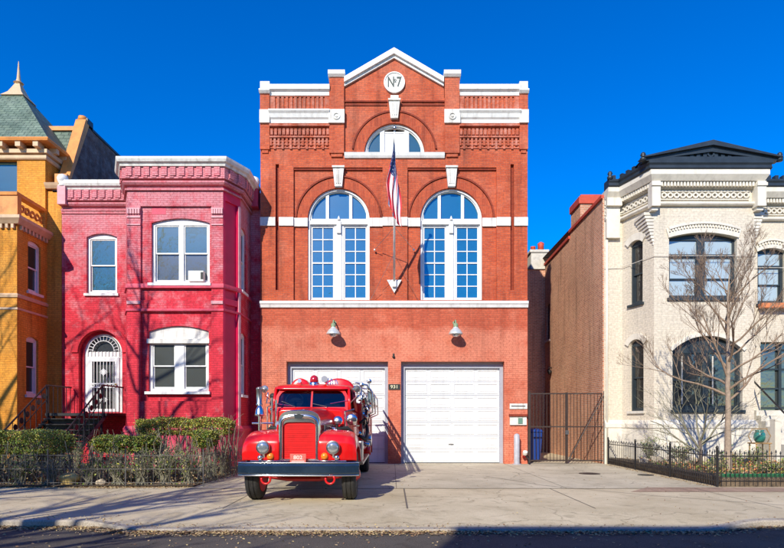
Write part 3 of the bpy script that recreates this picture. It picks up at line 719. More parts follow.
t=thing('standpipe',(fx(524),19.8,0),'small red and white standpipe fitting low beside the bollard','standpipe')
mb=MB(); u=fx(523.4); tube(mb,[(u,19.99,.25),(u,19.85,.25),(u,19.8,.3),(u,19.78,.38)],.045,8); mb.build('pipe',M['truck_dred'],t,smooth=True)
mb=MB(); lathe(mb,(u,19.78,.36),(0,-.6,.8),[(.08,0),(.09,.06),(.08,.12),(.02,.13)],14); mb.build('cap',M['cream_enamel'],t,smooth=True,autosmooth=40)
mb=MB(); tube(mb,[(u+.05,19.8,.3),(u+.14,19.7,.16),(u+.1,19.6,.04)],.03,8); mb.build('drain_hose',M['rubber'],t,smooth=True)
# flagpole and flag
bx,bz=fx(394.2),fz(285)
t=thing('flagpole',(bx,19.98,bz),'white angled flagpole bracketed to the brick wall between the tall windows','flagpole')
pb=Vector((bx,19.9,bz)); pd=Vector((0,-2.85,4.0)); L_=pd.length; pd.normalize(); tip=pb+pd*L_
mb=MB(); tube(mb,[pb,pb+pd*L_*.5,tip],[.042,.036,.026],10); mb.build('pole',M['white'],t,smooth=True)
mb=MB(); lathe(mb,tip,tuple(pd),[(.01,0),(.05,.02),(.065,.06),(.05,.1),(.01,.12)],14); mb.build('ball_finial',M['steel'],t,smooth=True)
mb=MB(); prism(mb,FS,[[(bx-.26,bz+.16),(bx,bz-.30),(bx+.26,bz+.16)]],.001,.10); fbox(mb,FS,bx-.07,bx+.07,bz-.1,bz+.14,.10,.2); mb.build('wall_bracket',M['white'],t)
h=pb+pd*2.0
for s in (-1,1):
    mb=MB(); tube(mb,[h,(bx+s*.70,19.97,fz(250))],.010,6); tube(mb,[pb+pd*1.1,(bx+s*.85,19.97,fz(300))],.006,5); mb.build('stay_wire',M['steel'],t)
    mb=MB(); lathe(mb,(bx+s*.70,19.985,fz(250)),(0,-1,0),[(.04,0),(.03,.05)],8); mb.build('eyelet',M['white'],t)
NU,NV=39,110; V=[];fs_=[];mi=[]
hoist=1.15; fly=1.95
for j in range(NV+1):
    v=j/NV
    for i in range(NU+1):
        u=i/NU
        P=tip-pd*(.10+hoist*u*.95)
        # cloth swings down; the lower hoist corner pulls outward, folds deepen with v
        g=min(1,v*1.5)
        ph=u*6.2*math.pi
        wid=.06+.38*g**.9
        x=P.x+(u-.52+.10*math.sin(u*19+v*3))*wid*(1-.12*math.sin(v*9))+.03*math.sin(v*7)
        y=P.y*(1-g*.55)+(tip.y+(pb.y-tip.y)*.22)*(g*.55)+math.cos(u*19+v*2.5)*.035*(.3+g)+math.sin(v*5+u*3)*.03
        z=P.z-fly*v*(1-.10*u)-.10*g*math.sin(u*math.pi)
        V.append((x,y,z))
for j in range(NV):
    for i in range(NU):
        a=j*(NU+1)+i; fs_.append((a,a+1,a+NU+2,a+NU+1))
        st=int(i/3); v=j/NV
        if st<7 and v<.42:
            mi.append(2 if not((i%4==2) and (j%6 in(2,)) ) else 1)
        else: mi.append(0 if st%2==0 else 1)
mb=MB(); mb.add(V,fs_); mb.m=mi
fl=mb.build('flag',[M['flag_red'],M['flag_white'],M['flag_blue']],None,smooth=True)
md=fl.modifiers.new('Solidify','SOLIDIFY'); md.thickness=.004
tag(fl,'limp red, white and blue striped flag hanging from the angled pole','flag')
# ================================================================ RED ROW HOUSE
def wall_seg(mb,F,u0,u1,z0,z1,holes=(),w1=0,t=.35,notch=None):
    prism(mb,F,[rect(u0,u1,z0,z1)]+list(holes),w1-t,w1)
rh=thing('row_house',(-8.3,20,0),'crimson and faded pink painted brick row house with projecting bay and arched white door','house')
RF=Fr(0,20.0); ZC=9.94
RX0,RX1=-11.79,-4.76
bay=[(-8.95,20.0),(-8.66,18.9),(-8.61,18.2),(-5.49,18.2),(-5.12,18.9),(-5.12,20.35)]
bay=[(-9.05,20.0),(-8.98,18.9),(-8.61,18.2),(-5.49,18.2),(-5.12,18.9),(-5.12,20.35)]
def rx(p): return ux(p)
# recessed wall
mb=MB()
ud0,ud1=rx(81),rx(120); zd0=1.84; zds=3.98; rr=(ud1-ud0)/2
uw0,uw1=rx(86.5),rx(117)
zw0,zws=uz(293.5),uz(237)
a_o=archloop(ud0-.09,ud1+.09,zd0-.02,zds,rr+.09,22)
prism(mb,RF,[rect(RX0,-8.9,0,ZC-.15),archloop(uw0,uw1,zw0,zws,.13),a_o],-.35,0)
prism(mb,RF,[rect(ud0-.12,ud1+.12,zd0-.1,zds+rr+.2),archloop(ud0,ud1,zd0,zds,rr,22)],-.5,-.16)
# arch ring around door
prism(mb,RF,[arcring((ud0+ud1)/2,zds,rr+.10,rr+.34,0,180,24)],.0005,.05)
# narrow wall beside fire station
prism(mb,Fr(0,20.3),[rect(-5.14,RX1,0,ZC-.15)],-.3,0)
mb.build('front_wall',M['red_up'],rh)
# bay walls
fwn=dict(u0=ux(150.5,18.2),u1=ux(209,18.2))
mb=MB(); mflat=MB()
BF=Fr(0,18.2)
upw=(ux(150.5,18.2),ux(209,18.2),uz(283,18.2),uz(222,18.2)); low=(ux(147.5,18.2),ux(208,18.2),uz(391.5,18.2),uz(331,18.2))
fa,fb=ux(140.5,18.2),ux(210.5,18.2)+.03
# outer skin with a recessed field
prism(mb,BF,[rect(bay[2][0],bay[3][0],0,ZC-.15),rect(fa,fb,uz(401,18.2),uz(312,18.2)),rect(fa,fb,uz(300,18.2),uz(206,18.2))],-.10,0)
prism(mb,BF,[rect(bay[2][0]+.05,bay[3][0]-.05,0,ZC-.2),archloop(upw[0],upw[1],upw[2],upw[3],.15),archloop(low[0],low[1],low[2],low[3],.18)],-.40,-.075)
mb.build('bay_front_wall',M['red_up'],rh)
mb=MB(); 
segs=[fr2(bay[i],bay[i+1]) for i in range(len(bay)-1)]
wall_seg(mb,segs[0],0,segs[0].L,0,ZC-.2); wall_seg(mb,segs[1],0,segs[1].L,0,ZC-.2)
sw=segs[4]; # right side, u = y-18.9
W1=(.10,.74,uz(292,19.3),uz(232,19.3)); W2=(.08,.70,uz(395,19.3),uz(336,19.3))
prism(mb,sw,[rect(0,sw.L,0,ZC-.2),archloop(W1[0],W1[1],W1[2],W1[3],.1),archloop(W2[0],W2[1],W2[2],W2[3],.1)],-.35,0)
mb.build('bay_side_wall',M['red_up'],rh)
mb=MB(); a=segs[3]
prism(mb,a,[rect(0,a.L,0,ZC-.2),rect(.10,a.L-.13,uz(300,18.6),uz(204,18.6)),rect(.10,a.L-.13,uz(428,18.6),uz(306,18.6))],-.14,0)
wall_seg(mb,a,0.02,a.L-.02,0,ZC-.3,(),-.07,.3)
mb.build('bay_angled_wall',M['red_flat'],rh)
mb=MB(); fbox(mb,a,a.L-.10,a.L-.01,uz(428,18.6),uz(204,18.6),.002,.03); mb.build('corner_strip',M['pink_trim'],rh)
# pilaster dressing on bay front
mb=MB()
for (c0,c1) in ((bay[2][0]+.0,fa),(fb,bay[3][0])):
    for z,h,w in ((uz(216,18.2),.06,.03),(uz(208,18.2),.05,.05),(uz(224,18.2),.04,.03),(uz(301,18.2),.10,.04),(uz(309,18.2),.05,.03)):
        fbox(mb,BF,c0,c1,z-h,z,.001,w)
    n=5
    for i in range(n):
        c=c0+(c1-c0)*(i+.5)/n; fbox(mb,BF,c-.03,c+.03,uz(214,18.2),uz(209,18.2),.001,.06)
mb.build('pilaster_moulding',M['pink_trim'],rh)
mb=MB(); sweep(mb,bay,[(.001,uz(432,18.2)),(.10,uz(432,18.2)),(.10,uz(429,18.2)),(.04,uz(426,18.2)),(.001,uz(426,18.2))])
sweep(mb,bay,[(.0005,.0),(.07,.0),(.07,uz(432,18.2)-.001),(.0005,uz(432,18.2)-.001)])
mb.build('bay_plinth',M['red_trim'],rh)
mb=MB(); sweep(mb,bay,[(.001,6.00),(.03,6.0),(.05,5.92),(.05,5.86),(.001,5.84)][::-1]); sweep(mb,bay,[(.001,uz(311,18.2)),(.04,uz(311,18.2)),(.04,uz(309,18.2)),(.001,uz(308.5,18.2))]); mb.build('string_course',M['red_trim'],rh)
# cornices
def corbel(mb,path,z,step=(.07,.14,.2,.26)):
    sweep(mb,path,[(.001,z-.92),(step[0],z-.92),(step[0],z-.86),(.001,z-.84)])
    sweep(mb,path,[(.001,z-.76),(step[0]+.02,z-.76),(step[1],z-.70),(step[1],z-.64),(.001,z-.64)])
    sweep(mb,path,[(.001,z-.58),(step[1]+.02,z-.58),(step[1]+.02,z-.22),(.001,z-.22)])
mb=MB(); corbel(mb,bay,ZC)
for i in range(len(bay)-1):
    f=segs[i]; n=max(1,int(f.L/.27))
    for k in range(n):
        c=f.L*(k+.5)/n
        fbox(mb,f,c-.09,c+.09,ZC-.50,ZC-.22,.161,.20); fbox(mb,f,c-.12,c+.02,ZC-.56,ZC-.50,.161,.18)
path_l=[(RX0,20),(-9.0,20)]
corbel(mb,path_l,ZC)
f=fr2(*path_l); n=10
for k in range(n):
    c=f.L*(k+.5)/n; fbox(mb,f,c-.09,c+.09,ZC-.50,ZC-.22,.161,.20); fbox(mb,f,c-.12,c+.02,ZC-.56,ZC-.50,.161,.18)
sweep(mb,path_l,[(.001,uz(214)),(.04,uz(214)),(.04,uz(212)),(.001,uz(211))])
mb.build('corbel_table',M['red_up'],rh)
prof=[(-.3,ZC-.21),(.22,ZC-.21),(.24,ZC-.14),(.31,ZC-.10),(.34,ZC-.02),(.34,ZC+.05),(-.3,ZC+.08)]
mb=MB(); sweep(mb,bay[0:],prof); mb.build('bay_cornice',M['white_old'],rh)
mb=MB(); sweep(mb,[(RX0+.15,20),(-9.02,20)],[(-.3,ZC-.20),(.16,ZC-.20),(.18,ZC-.14),(.25,ZC-.10),(.28,ZC-.02),(.28,ZC+.10),(-.3,ZC+.13)]); mb.build('cornice',M['white_old'],rh)
for cx,cy in ((RX0+.12,19.85),(-4.93,20.05)):
    mb=MB(); lathe(mb,(cx,cy,ZC-.12),(0,0,1),[(.1,0),(.16,.04),(.10,.1),(.17,.2),(.19,.30),(.15,.40),(.05,.46),(0.01,.47)],18); mb.build('cornice_ball',M['white'],rh,smooth=True)
    mb=MB(); box(mb,cx-.14,cx+.14,cy-.1,cy+.3,ZC-.75,ZC-.10); mb.build('end_block',M['pink_trim'] if cx<-8 else M['red_trim'],rh)
mb=MB(); v=[(p[0],p[1],ZC-.16) for p in [(RX0,20),(-9.05,20)]+bay[1:]+[(RX1,20.3),(RX1,34),(RX0,34)]]; mb.add(v,[tuple(range(len(v)))]); mb.build('roof',M['roof_flat'],rh)
mb=MB(); box(mb,RX0,RX1,34,34.2,0,ZC-.2); mb.build('rear_wall',M['old_brick'],rh)
# windows
dh_window(rh,RF,uw0,uw1,zw0,zws,.13,1,fw=.09,pane='teal_glass',fm=M['white'],setb=.09)
dh_window(rh,BF,upw[0],upw[1],upw[2],upw[3],.15,2,fw=.09,mull=.14,pane='teal_glass',pane2='shade_glass',setb=.16)
w=dh_window(rh,BF,low[0],low[1],low[2],uz(341,18.2),0,2,fw=.10,mull=.30,pane='shade_glass',pane2='shade_glass',setb=.16)
mb=MB(); prism(mb,BF,[archloop(low[0],low[1],uz(341,18.2)+.001,low[3],.18)],-.27,-.15); fbox(mb,BF,low[0]-.05,low[1]+.02,uz(343,18.2),uz(338.5,18.2),-.15,-.05); mb.build('arched_panel',M['white_old'],w)
mb=MB(); fbox(mb,BF,ux(188,18.2),ux(203,18.2),uz(281,18.2),uz(270.5,18.2),-.24,-.02); ac=mb.build('air_conditioner',M['ac'],rh,bevel=.02)
mb=MB(); fbox(mb,BF,ux(201,18.2)-.02,ux(203,18.2),uz(279,18.2),uz(272,18.2),-.02,-.012); mb.build('grille',M['rubber'],ac)
mb=MB(); fbox(mb,BF,ux(151,18.2),ux(165,18.2),uz(213.5,18.2),uz(205,18.2)-.02,-.074,-.071); mb.build('repainted_patch',M['red_trim'],rh)
for W_ in (W1,W2): dh_window(rh,sw,W_[0],W_[1],W_[2],W_[3],.1,1,fw=.07,pane='shade_glass',setb=.06)
# entrance door: white surround, fanlight, security grille
c=(ud0+ud1)/2
mb=MB(); prism(mb,RF,[archloop(ud0,ud1,zd0,zds,rr,24),archloop(ud0+.10,ud1-.10,zds+.05,zds+.06,rr-.11,20),rect(ud0+.13,ud1-.13,zd0+.02,zds-.16)],-.42,-.24)
dr=mb.build('door_frame',M['white'],rh)
mb=MB(); prism(mb,RF,[rect(ud0+.13,ud1-.13,zd0+.02,zds-.16)],-.44,-.36); mb.build('door_leaf',M['shade_glass'],dr)
mb=MB(); prism(mb,RF,[archloop(ud0+.10,ud1-.10,zds+.05,zds+.06,rr-.11,20)],-.36,-.33); mb.build('fanlight_pane',M['dark_glass'],dr)
mb=MB(); g0,g1=ud0+.13,ud1-.13; w0,w1=-.235,-.20
prism(mb,RF,[rect(g0,g1,zd0+.03,zds-.16),rect(g0+.16,g1-.16,zd0+.13,zds-.30)],w0,w1)
for i in range(7):
    u=g0+.16+(g1-g0-.32)*(i+.5)/7; fbox(mb,RF,u-.010,u+.010,zd0+.13,zds-.30,w0+.005,w1-.005)
for z in (2.75,2.88): fbox(mb,RF,g0+.1,g1-.1,z-.02,z+.02,w0,w1+.01)
for i in range(6): prism(mb,RF,[circle(g0+.2+i*(g1-g0-.4)/5,2.815,.05,10),circle(g0+.2+i*(g1-g0-.4)/5,2.815,.03,10)],w0,w1)
for z in (3.3,2.3):
    prism(mb,RF,[circle(c,z,.10,12),circle(c,z,.075,12)],w0,w1); prism(mb,RF,[[(c-.16,z),(c,z-.05),(c+.16,z),(c,z+.05)]],w0,w1); prism(mb,RF,[[(c-.04,z),(c,z-.2),(c+.04,z),(c,z+.2)]],w0+.002,w1+.002)
for r0 in (rr-.13,rr-.30): prism(mb,RF,[arcring(c,zds+.06,r0-.02,r0,0,180,20)],-.235,-.20)
for i in range(13):
    an=math.pi*(i+.5)/13; a1=(c+(rr-.3)*math.cos(an),zds+.06+(rr-.3)*math.sin(an)); a2=(c+(rr-.13)*math.cos(an),zds+.06+(rr-.13)*math.sin(an))
    tube(mb,[RF.P(a1[0],a1[1],-.215),RF.P(a2[0],a2[1],-.215)],.014,4)
for i in range(10): fbox(mb,RF,ud0+.12+i*(2*rr-.26)/9-.012,ud0+.12+i*(2*rr-.26)/9+.012,zds-.10,zds+.06,-.235,-.21)
mb.build('security_grille',M['white_iron'],dr)
mb=MB(); lathe(mb,RF.P(g1-.1,2.85,-.2),(0,-1,0),[(.02,0),(.02,.04),(.035,.05),(.03,.08),(.005,.09)],10); mb.build('handle',M['brass'],dr)

# entry stairs of the red house (iron)
st=thing('iron_stairs',(-10.5,18.5,0),'black iron entry stairs with handrails climbing to the arched white door','stairs')
mb=MB(); bevbox(mb,-11.5,-9.45,18.55,19.98,1.70,1.80,.01,1); mb.build('landing',M['iron'],st)
n=9
mb=MB()
for i in range(n):
    y=18.5-i*.26; z=1.62-i*.18; box(mb,-11.35,-9.6,y-.27,y,z-.03,z); box(mb,-11.35,-9.6,y-.02,y,z-.18,z-.03)
mb.build('tread',M['iron'],st)
for s,x in (('l',-11.4),('r',-9.55)):
    mb=MB(); tube(mb,[(x,18.6,1.66),(x,16.15,0.02)],.07,4); mb.build('stringer',M['iron'],st)
    mb=MB(); tube(mb,[(x,19.9,2.72),(x,18.5,2.72),(x,16.2,1.08),(x,16.15,.2)],.028,6)
    tube(mb,[(x,18.5,2.25),(x,16.2,.6)],.015,5)
    for i in range(9):
        y=18.5-i*.28; z=2.72-i*.2; tube(mb,[(x,y,z),(x,y,z-1.05)],.013 if i%4 else .03,5)
    for i in range(6): tube(mb,[(x,18.6+i*.25,2.72),(x,18.6+i*.25,1.8)],.013,5)
    for i in range(8): lathe(mb,(x-.01,18.35-i*.28,2.35-i*.2),(1,0,0),[(.09,0),(.10,.01),(.09,.02)],10)
    mb.build('handrail',M['iron'],st)
mb=MB()
for x in (-11.3,-9.7): tube(mb,[(x,18.7,0),(x,18.7,1.7)],.04,6)
mb.build('support_post',M['iron'],st)

# ================================================================ YELLOW HOUSE
yh=thing('corner_house',(-14.5,20,0),'mustard yellow house with green slate pyramid roof and pale finial','house')
YX=-12.32
mb=MB()
YF=Fr(0,18.4); S=fr2((YX,18.4),(YX,20.0))
y1=(.55,1.24,uz(293,19.3),uz(245,19.3)); y2=(.46,1.10,uz(395,19.2),uz(340,19.2))
prism(mb,S,[rect(.004,1.6,0,8.2),archloop(y1[0],y1[1],y1[2],y1[3],.1),archloop(y2[0],y2[1],y2[2],y2[3],.1)],-.35,0)
prism(mb,YF,[rect(-17.0,YX-.004,0,8.197),archloop(-15.4,-13.9,2.3,4.5,.15),archloop(-15.4,-13.9,6.0,7.6,.15)],-.35,0)
mb.build('bay_wall',M['yellow'],yh)
mb=MB()
prism(mb,Fr(0,20),[rect(YX-.01,-11.80,0,9.75)],-.3,0)
Tz0,Tz1=8.2,11.15
tw=Fr(0,19.9); tws=fr2((YX,19.9),(YX,23.6))
ty=(ux(-14,19.9),ux(17,19.9),8.9,uz(160.5,19.9))
prism(mb,tw,[rect(-17.0,YX-.004,Tz0+.003,Tz1-.003),rect(*ty)],-.3,0)
prism(mb,tws,[rect(.004,3.7,Tz0,Tz1)],-.3,0)
mb.build('tower_wall',M['yellow'],yh)
mb=MB(); box(mb,-17,-11.8,20.3,34,0,10.2); mb.build('main_block',M['yellow'],yh)
mb=MB()
TP=[(-17.2,19.9),(YX,19.9),(YX,23.6)]
sweep(mb,TP,[(.001,Tz1-.34),(.05,Tz1-.34),(.08,Tz1-.30),(.08,Tz1-.2),(.001,Tz1-.2)]);
sweep(mb,TP,[(.001,Tz1-.0),(.14,Tz1-.0),(.14,Tz1-.14),(.001,Tz1-.16)])
BP=[(-17.2,18.4),(YX,18.4),(YX,20)]
sweep(mb,BP,[(.001,5.60),(.04,5.60),(.06,5.68),(.001,5.74)]); sweep(mb,BP,[(.001,5.2),(.03,5.2),(.03,5.27),(.001,5.27)])
sweep(mb,BP,[(.001,1.1),(.08,1.1),(.05,1.25),(.001,1.25)])
sweep(mb,[(YX,20),(-11.8,20)],[(.001,uz(189.5)),(.10,uz(189.5)),(.16,uz(187)),(.2,uz(184.5)),(-.2,uz(184))])
mb.build('moulding',M['tan_trim'],yh)
# balcony on bay roof
mb=MB(); sweep(mb,BP,[(-.3,8.0),(.10,8.0),(.16,8.08),(.22,8.15),(.22,8.25),(-.3,8.25)]); 
for i in range(24):
    fbox(mb,YF,YX-.1-i*.19-.05,YX-.1-i*.19+.04,7.86,8.0,.001,.09)
for i in range(8): fbox(mb,S,.1+i*.19,.1+i*.19+.09,7.86,8.0,.001,.09)
mb.build('balcony_cornice',M['tan_trim'],yh)
mb=MB(); 
fbox(mb,YF,YX-.62,YX-.02,8.26,9.0,-.25,-.05); sweep(mb,[(-17.2,18.45),(YX-.05,18.45),(YX-.05,20)],[(-.2,8.98),(.04,8.98),(.06,9.08),(-.2,9.1)])
sweep(mb,[(-17.2,18.45),(YX-.05,18.45),(YX-.05,20)],[(-.2,8.26),(.02,8.26),(.02,8.36),(-.2,8.36)])
for i in range(12):
    x=YX-.75-i*.22; prism(mb,Fr(0,18.5),[circle(x,8.67,.13,12),circle(x,8.67,.07,10)],-.06,.0)
for i in range(5):
    prism(mb,fr2((YX-.1,18.5),(YX-.1,20)),[circle(.35+i*.26,8.67,.13,12),circle(.35+i*.26,8.67,.07,10)],-.06,.0)
mb.build('balustrade',M['orange_trim'],yh)
# pyramid roof
ap=Vector((-14.5,21.75,14.45)); e=[(-17.1,19.5),(-12.0,19.5),(-12.0,24.0),(-17.1,24.0)]; ze=11.42
mb=MB()
for i in range(4):
    a=Vector((*e[i],ze)); b=Vector((*e[(i+1)%4],ze)); L=(b-a).length; H=((a+b)/2-ap).length
    # truncated top at finial base
    t=.86; a2=a.lerp(ap,t); b2=b.lerp(ap,t); o1=(ap-a).dot((b-a).normalized())
    mb.add([a,b,b2,a2],[(0,1,2,3)],[[(0,0),(L,0),(L+(o1-L)*t,H*t),(o1*t,H*t)]])
mb.build('slate_roof',M['slate'],yh)
mb=MB(); sweep(mb,e+[e[0]],[(-.35,ze-.10),(.0,ze-.10),(.03,ze-.02),(.0,ze+.02),(-.30,ze+.0)])
box(mb,-16.8,-12.3,19.8,23.7,ze-.12,ze-.05); mb.build('eave',M['orange_trim'],yh)
mb=MB()
for i in range(9):
    x=-12.45-i*.62; box(mb,x-.09,x+.09,19.54,19.9,ze-.28,ze-.10)
for i in range(6): box(mb,-12.32,-12.04,20.1+i*.6,20.26+i*.6,ze-.28,ze-.10)
mb.build('eave_bracket',M['tan_trim'],yh)
mb=MB(); b0=ap.z-.0; 
r=.50
mb.add([(ap.x-.44,ap.y-.42,13.98),(ap.x+.44,ap.y-.42,13.98),(ap.x+.44,ap.y+.42,13.98),(ap.x-.44,ap.y+.42,13.98),(ap.x-.26,ap.y-.25,14.2),(ap.x+.26,ap.y-.25,14.2),(ap.x+.26,ap.y+.25,14.2),(ap.x-.26,ap.y+.25,14.2),(ap.x-.08,ap.y-.08,14.62),(ap.x+.08,ap.y-.08,14.62),(ap.x+.08,ap.y+.08,14.62),(ap.x-.08,ap.y+.08,14.62)],
 [(0,1,5,4),(1,2,6,5),(2,3,7,6),(3,0,4,7),(4,5,9,8),(5,6,10,9),(6,7,11,10),(7,4,8,11),(3,2,1,0)])
lathe(mb,(ap.x,ap.y,14.6),(0,0,1),[(.09,0),(.18,.05),(.10,.1),(.07,.2),(.045,.5),(.02,.82),(.01,.9)],12)
mb.build('finial',M['tan_trim'],yh,autosmooth=40)
dh_window(yh,tw,ty[0],ty[1],ty[2],ty[3],0,1,fw=.06,pane='teal_glass',fm=M['dark_frame'],sm=M['verdi'],setb=.12,sill=False,meet=.42)
dh_window(yh,S,y1[0],y1[1],y1[2],y1[3],.1,1,fw=.06,pane='dark_glass',setb=.07); dh_window(yh,S,y2[0],y2[1],y2[2],y2[3],.1,1,fw=.06,pane='dark_glass',setb=.07)
dh_window(yh,YF,-15.4,-13.9,2.3,4.5,.15,2,pane='dark_glass'); dh_window(yh,YF,-15.4,-13.9,6.0,7.6,.15,2,pane='dark_glass')
# mansard and party wall
mb=MB(); mb.add([(-14,20.35,10.0),(-11.95,20.35,10.0),(-11.95,21.6,12.75),(-14,21.6,12.75)],[(0,1,2,3)],[[(0,0),(2,0),(2,3),(0,3)]]); mb.build('mansard_roof',M['slate'],yh)
mb=MB(); box(mb,-14,-11.95,21.5,21.75,12.70,12.86); mb.build('mansard_kerb',M['orange_trim'],yh)
PW=fr2((-11.80,20.0),(-11.80,34))
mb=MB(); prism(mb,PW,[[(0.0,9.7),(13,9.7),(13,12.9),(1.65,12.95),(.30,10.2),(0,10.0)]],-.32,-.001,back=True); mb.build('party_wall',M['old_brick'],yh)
mb=MB(); prism(mb,PW,[[(.22,10.02),(.34,10.02),(1.72,12.95),(1.72,13.12),(1.5,13.12)]],-.34,.05,back=True)
fbox(mb,PW,.18,.42,9.9,10.45,-.36,.08)
mb.build('raking_coping',M['orange_trim'],yh,bevel=.02)
mb=MB(); fbox(mb,PW,1.60,2.0,13.0,13.22,-.33,.06); fbox(mb,PW,2.0,13,12.93,13.02,-.33,.04); mb.build('wall_coping',M['dark_metal'],yh)
mb=MB(); lathe(mb,(-11.96,21.65,13.10),(0,0,1),[(.1,0),(.17,.06),(.15,.18),(.03,.24)],12); mb.build('coping_ball',M['orange_trim'],yh,smooth=True)
mb=MB(); box(mb,-14,-11.9,21.7,34,12.4,12.6); mb.build('upper_roof',M['roof_flat'],yh)

# ================================================================ CREAM HOUSE
ch=thing('cream_house',(11,20,0),'cream painted brick house with dark pedimented cornice and brown brick side wall','house')
CX0=7.58; ZW=9.53
cb=[(8.22,20.0),(8.70,18.6),(12.03,18.6),(12.50,20.0)]
CF=Fr(0,20.0); CB=Fr(0,18.6)
full=[(CX0,20.0)]+cb+[(16.5,20.0)]
cw=(ux(669,18.6),ux(737,18.6),uz(298,18.6),uz(238,18.6)); cl=(ux(672.5,18.6),ux(742.5,18.6),uz(410,18.6),uz(351,18.6)); cbm=(ux(679,18.6),ux(738,18.6),.12,uz(441,18.6))
mb=MB()
prism(mb,CF,[rect(CX0,8.22,0,ZW)],-.35,0)
prism(mb,CB,[rect(8.70,12.03,0,ZW),archloop(cw[0],cw[1],cw[2],cw[3],.17),archloop(cl[0],cl[1],cl[2],cl[3],.5),archloop(cbm[0],cbm[1],cbm[2],cbm[3],.10)],-.38,0)
cs=[fr2(full[i],full[i+1]) for i in range(5)]
f=cs[1]; A1=(.38,.98,uz(304,19.4),uz(245,19.4)); A2=(.38,1.02,uz(411,19.3),uz(345,19.3))
prism(mb,f,[rect(0,f.L,0,ZW),archloop(A1[0],A1[1],A1[2],A1[3],.14),archloop(A2[0],A2[1],A2[2],A2[3],.2)],-.35,0)
f3=cs[3]; prism(mb,f3,[rect(0,f3.L,0,ZW)],-.35,0)
r1=(ux(757.5),ux(785),uz(304),uz(252)); r2=(ux(760.5),15.2,1.9,uz(342))
prism(mb,CF,[rect(12.5,16.5,0,ZW),archloop(r1[0],r1[1],r1[2],r1[3],.13),rect(*r2)],-.35,0)
mb.build('front_wall',M['cream'],ch)
mb=MB()
# water table, string lines
sweep(mb,full,[(.001,uz(428,18.8)),(.10,uz(428,18.8)),(.10,uz(424,18.8)),(.03,uz(420,18.8)),(.001,uz(420,18.8))])
sweep(mb,full,[(.001,.0),(.07,.0),(.07,uz(428,18.8)-.002),(.001,uz(428,18.8)-.002)])
mb.build('water_table',M['cream_trim'],ch)
# cornice stack (white)
mb=MB()
sweep(mb,full,[(.001,ZW-.86),(.10,ZW-.86),(.14,ZW-.82),(.14,ZW-.76),(.001,ZW-.74)])
sweep(mb,full,[(.001,ZW-.12),(.26,ZW-.12),(.33,ZW-.02),(.38,ZW+.05),(.38,ZW+.20),(-.3,ZW+.20)])
for i,g in enumerate(cs):
    n=max(2,int(g.L/.105))
    for k in range(n):
        c=g.L*(k+.5)/n; fbox(mb,g,c-.032,c+.032,ZW-.27,ZW-.13,.06,.22)
sweep(mb,full,[(.001,ZW-.30),(.06,ZW-.30),(.06,ZW-.125),(.001,ZW-.125)])
mb.build('cornice',M['cream_trim'],ch)
mb=MB()
for g in cs: # guilloche ornament band
    n=max(1,int(g.L/.21))
    if g.L<.5: continue
    u_=.0 if g.L<2 else .2
    n=max(1,int((g.L-2*u_)/.20))
    for k in range(n):
        c=u_+(g.L-2*u_)*(k+.5)/n
        prism(mb,g,[circle(c,ZW-.52,.095,12),circle(c,ZW-.52,.055,10)],.02,.075)
        fbox(mb,g,c+.08,c+.12,ZW-.54,ZW-.50,.02,.065)
    fbox(mb,g,u_,g.L-u_,ZW-.66,ZW-.63,.001,.05); fbox(mb,g,u_,g.L-u_,ZW-.40,ZW-.37,.001,.05)
mb.build('ornament_band',M['cream_trim'],ch)
# corner consoles and stepped corbels
def console(mb,g,u0,u1):
    fbox(mb,g,u0,u1,ZW-.95,ZW-.14,.001,.30); fbox(mb,g,u0-.02,u1+.02,ZW-.30,ZW-.2,.3,.34); fbox(mb,g,u0+.04,u1-.04,ZW-1.06,ZW-.95,.001,.2)
mb=MB(); console(mb,CB,8.50,8.78); console(mb,CB,11.95,12.24)
mb.build('console',M['cream_trim'],ch,bevel=.01)
mb=MB(); fbox(mb,CF,CX0+.03,CX0+.5,ZW-1.5,ZW-.12,.001,.16); fbox(mb,CF,CX0+.0,CX0+.53,ZW-.4,ZW-.12,.161,.28); mb.build('end_console',M['cream_trim'],ch,bevel=.01)
mb=MB()
for s,cxx in ((-1,8.70),(1,12.03)):
    for k in range(10):
        z=ZW-1.06-k*.11; w=.33*(1-k/10.)
        # stepped block filling the cut corner
        box(mb,min(cxx,cxx+s*w),max(cxx,cxx+s*w),18.602,18.602+.35+w*1.2,z-.085,z)
mb.build('corner_corbel',M['cream_trim'],ch)
# dark roof edge and pediment
co=.38
edge=[(CX0-.0,19.62)]+[(7.95,19.62)]+[(8.40,18.24),(12.33,18.24),(12.8,19.62),(16.5,19.62)]
mb=MB(); sweep(mb,edge,[(-.4,ZW+.201),(.0,ZW+.201),(.05,ZW+.24),(.03,ZW+.34),(.07,ZW+.40),(.07,ZW+.46),(-.4,ZW+.5)])
eg=[fr2(edge[i],edge[i+1]) for i in range(len(edge)-1)]
for g in (eg[0],eg[1],eg[3],eg[4]):
    n=max(1,int(g.L/.26))
    for k in range(n):
        c=g.L*(k+.5)/n; fbox(mb,g,c-.06,c+.06,ZW+.47,ZW+.60,-.14,.04)
mb.build('roof_edge',M['dark_metal'],ch)
PF=Fr(0,18.24); px0,px1=8.18,12.58; pc=(px0+px1)/2; pz0=ZW+.465; pt=uz(143.2,18.2)
mb=MB()
prism(mb,PF,[[(px0,pz0),(px1,pz0),(px1,pz0+.16),(pc,pt),(px0,pz0+.16)],[(px0+.95,pz0+.13),(px1-.95,pz0+.13),(pc,pt-.28)]],-.2,.06,back=True)
prism(mb,PF,[[(px0+.2,pz0),(px1-.2,pz0),(pc,pt-.1)]],-.2,-.05)
prism(mb,PF,[[(px0-.08,pz0+.10),(px0+.02,pz0+.08),(pc,pt-.10),(px1-.02,pz0+.08),(px1+.08,pz0+.10),(pc,pt+.06)]],-.25,.16,back=True)
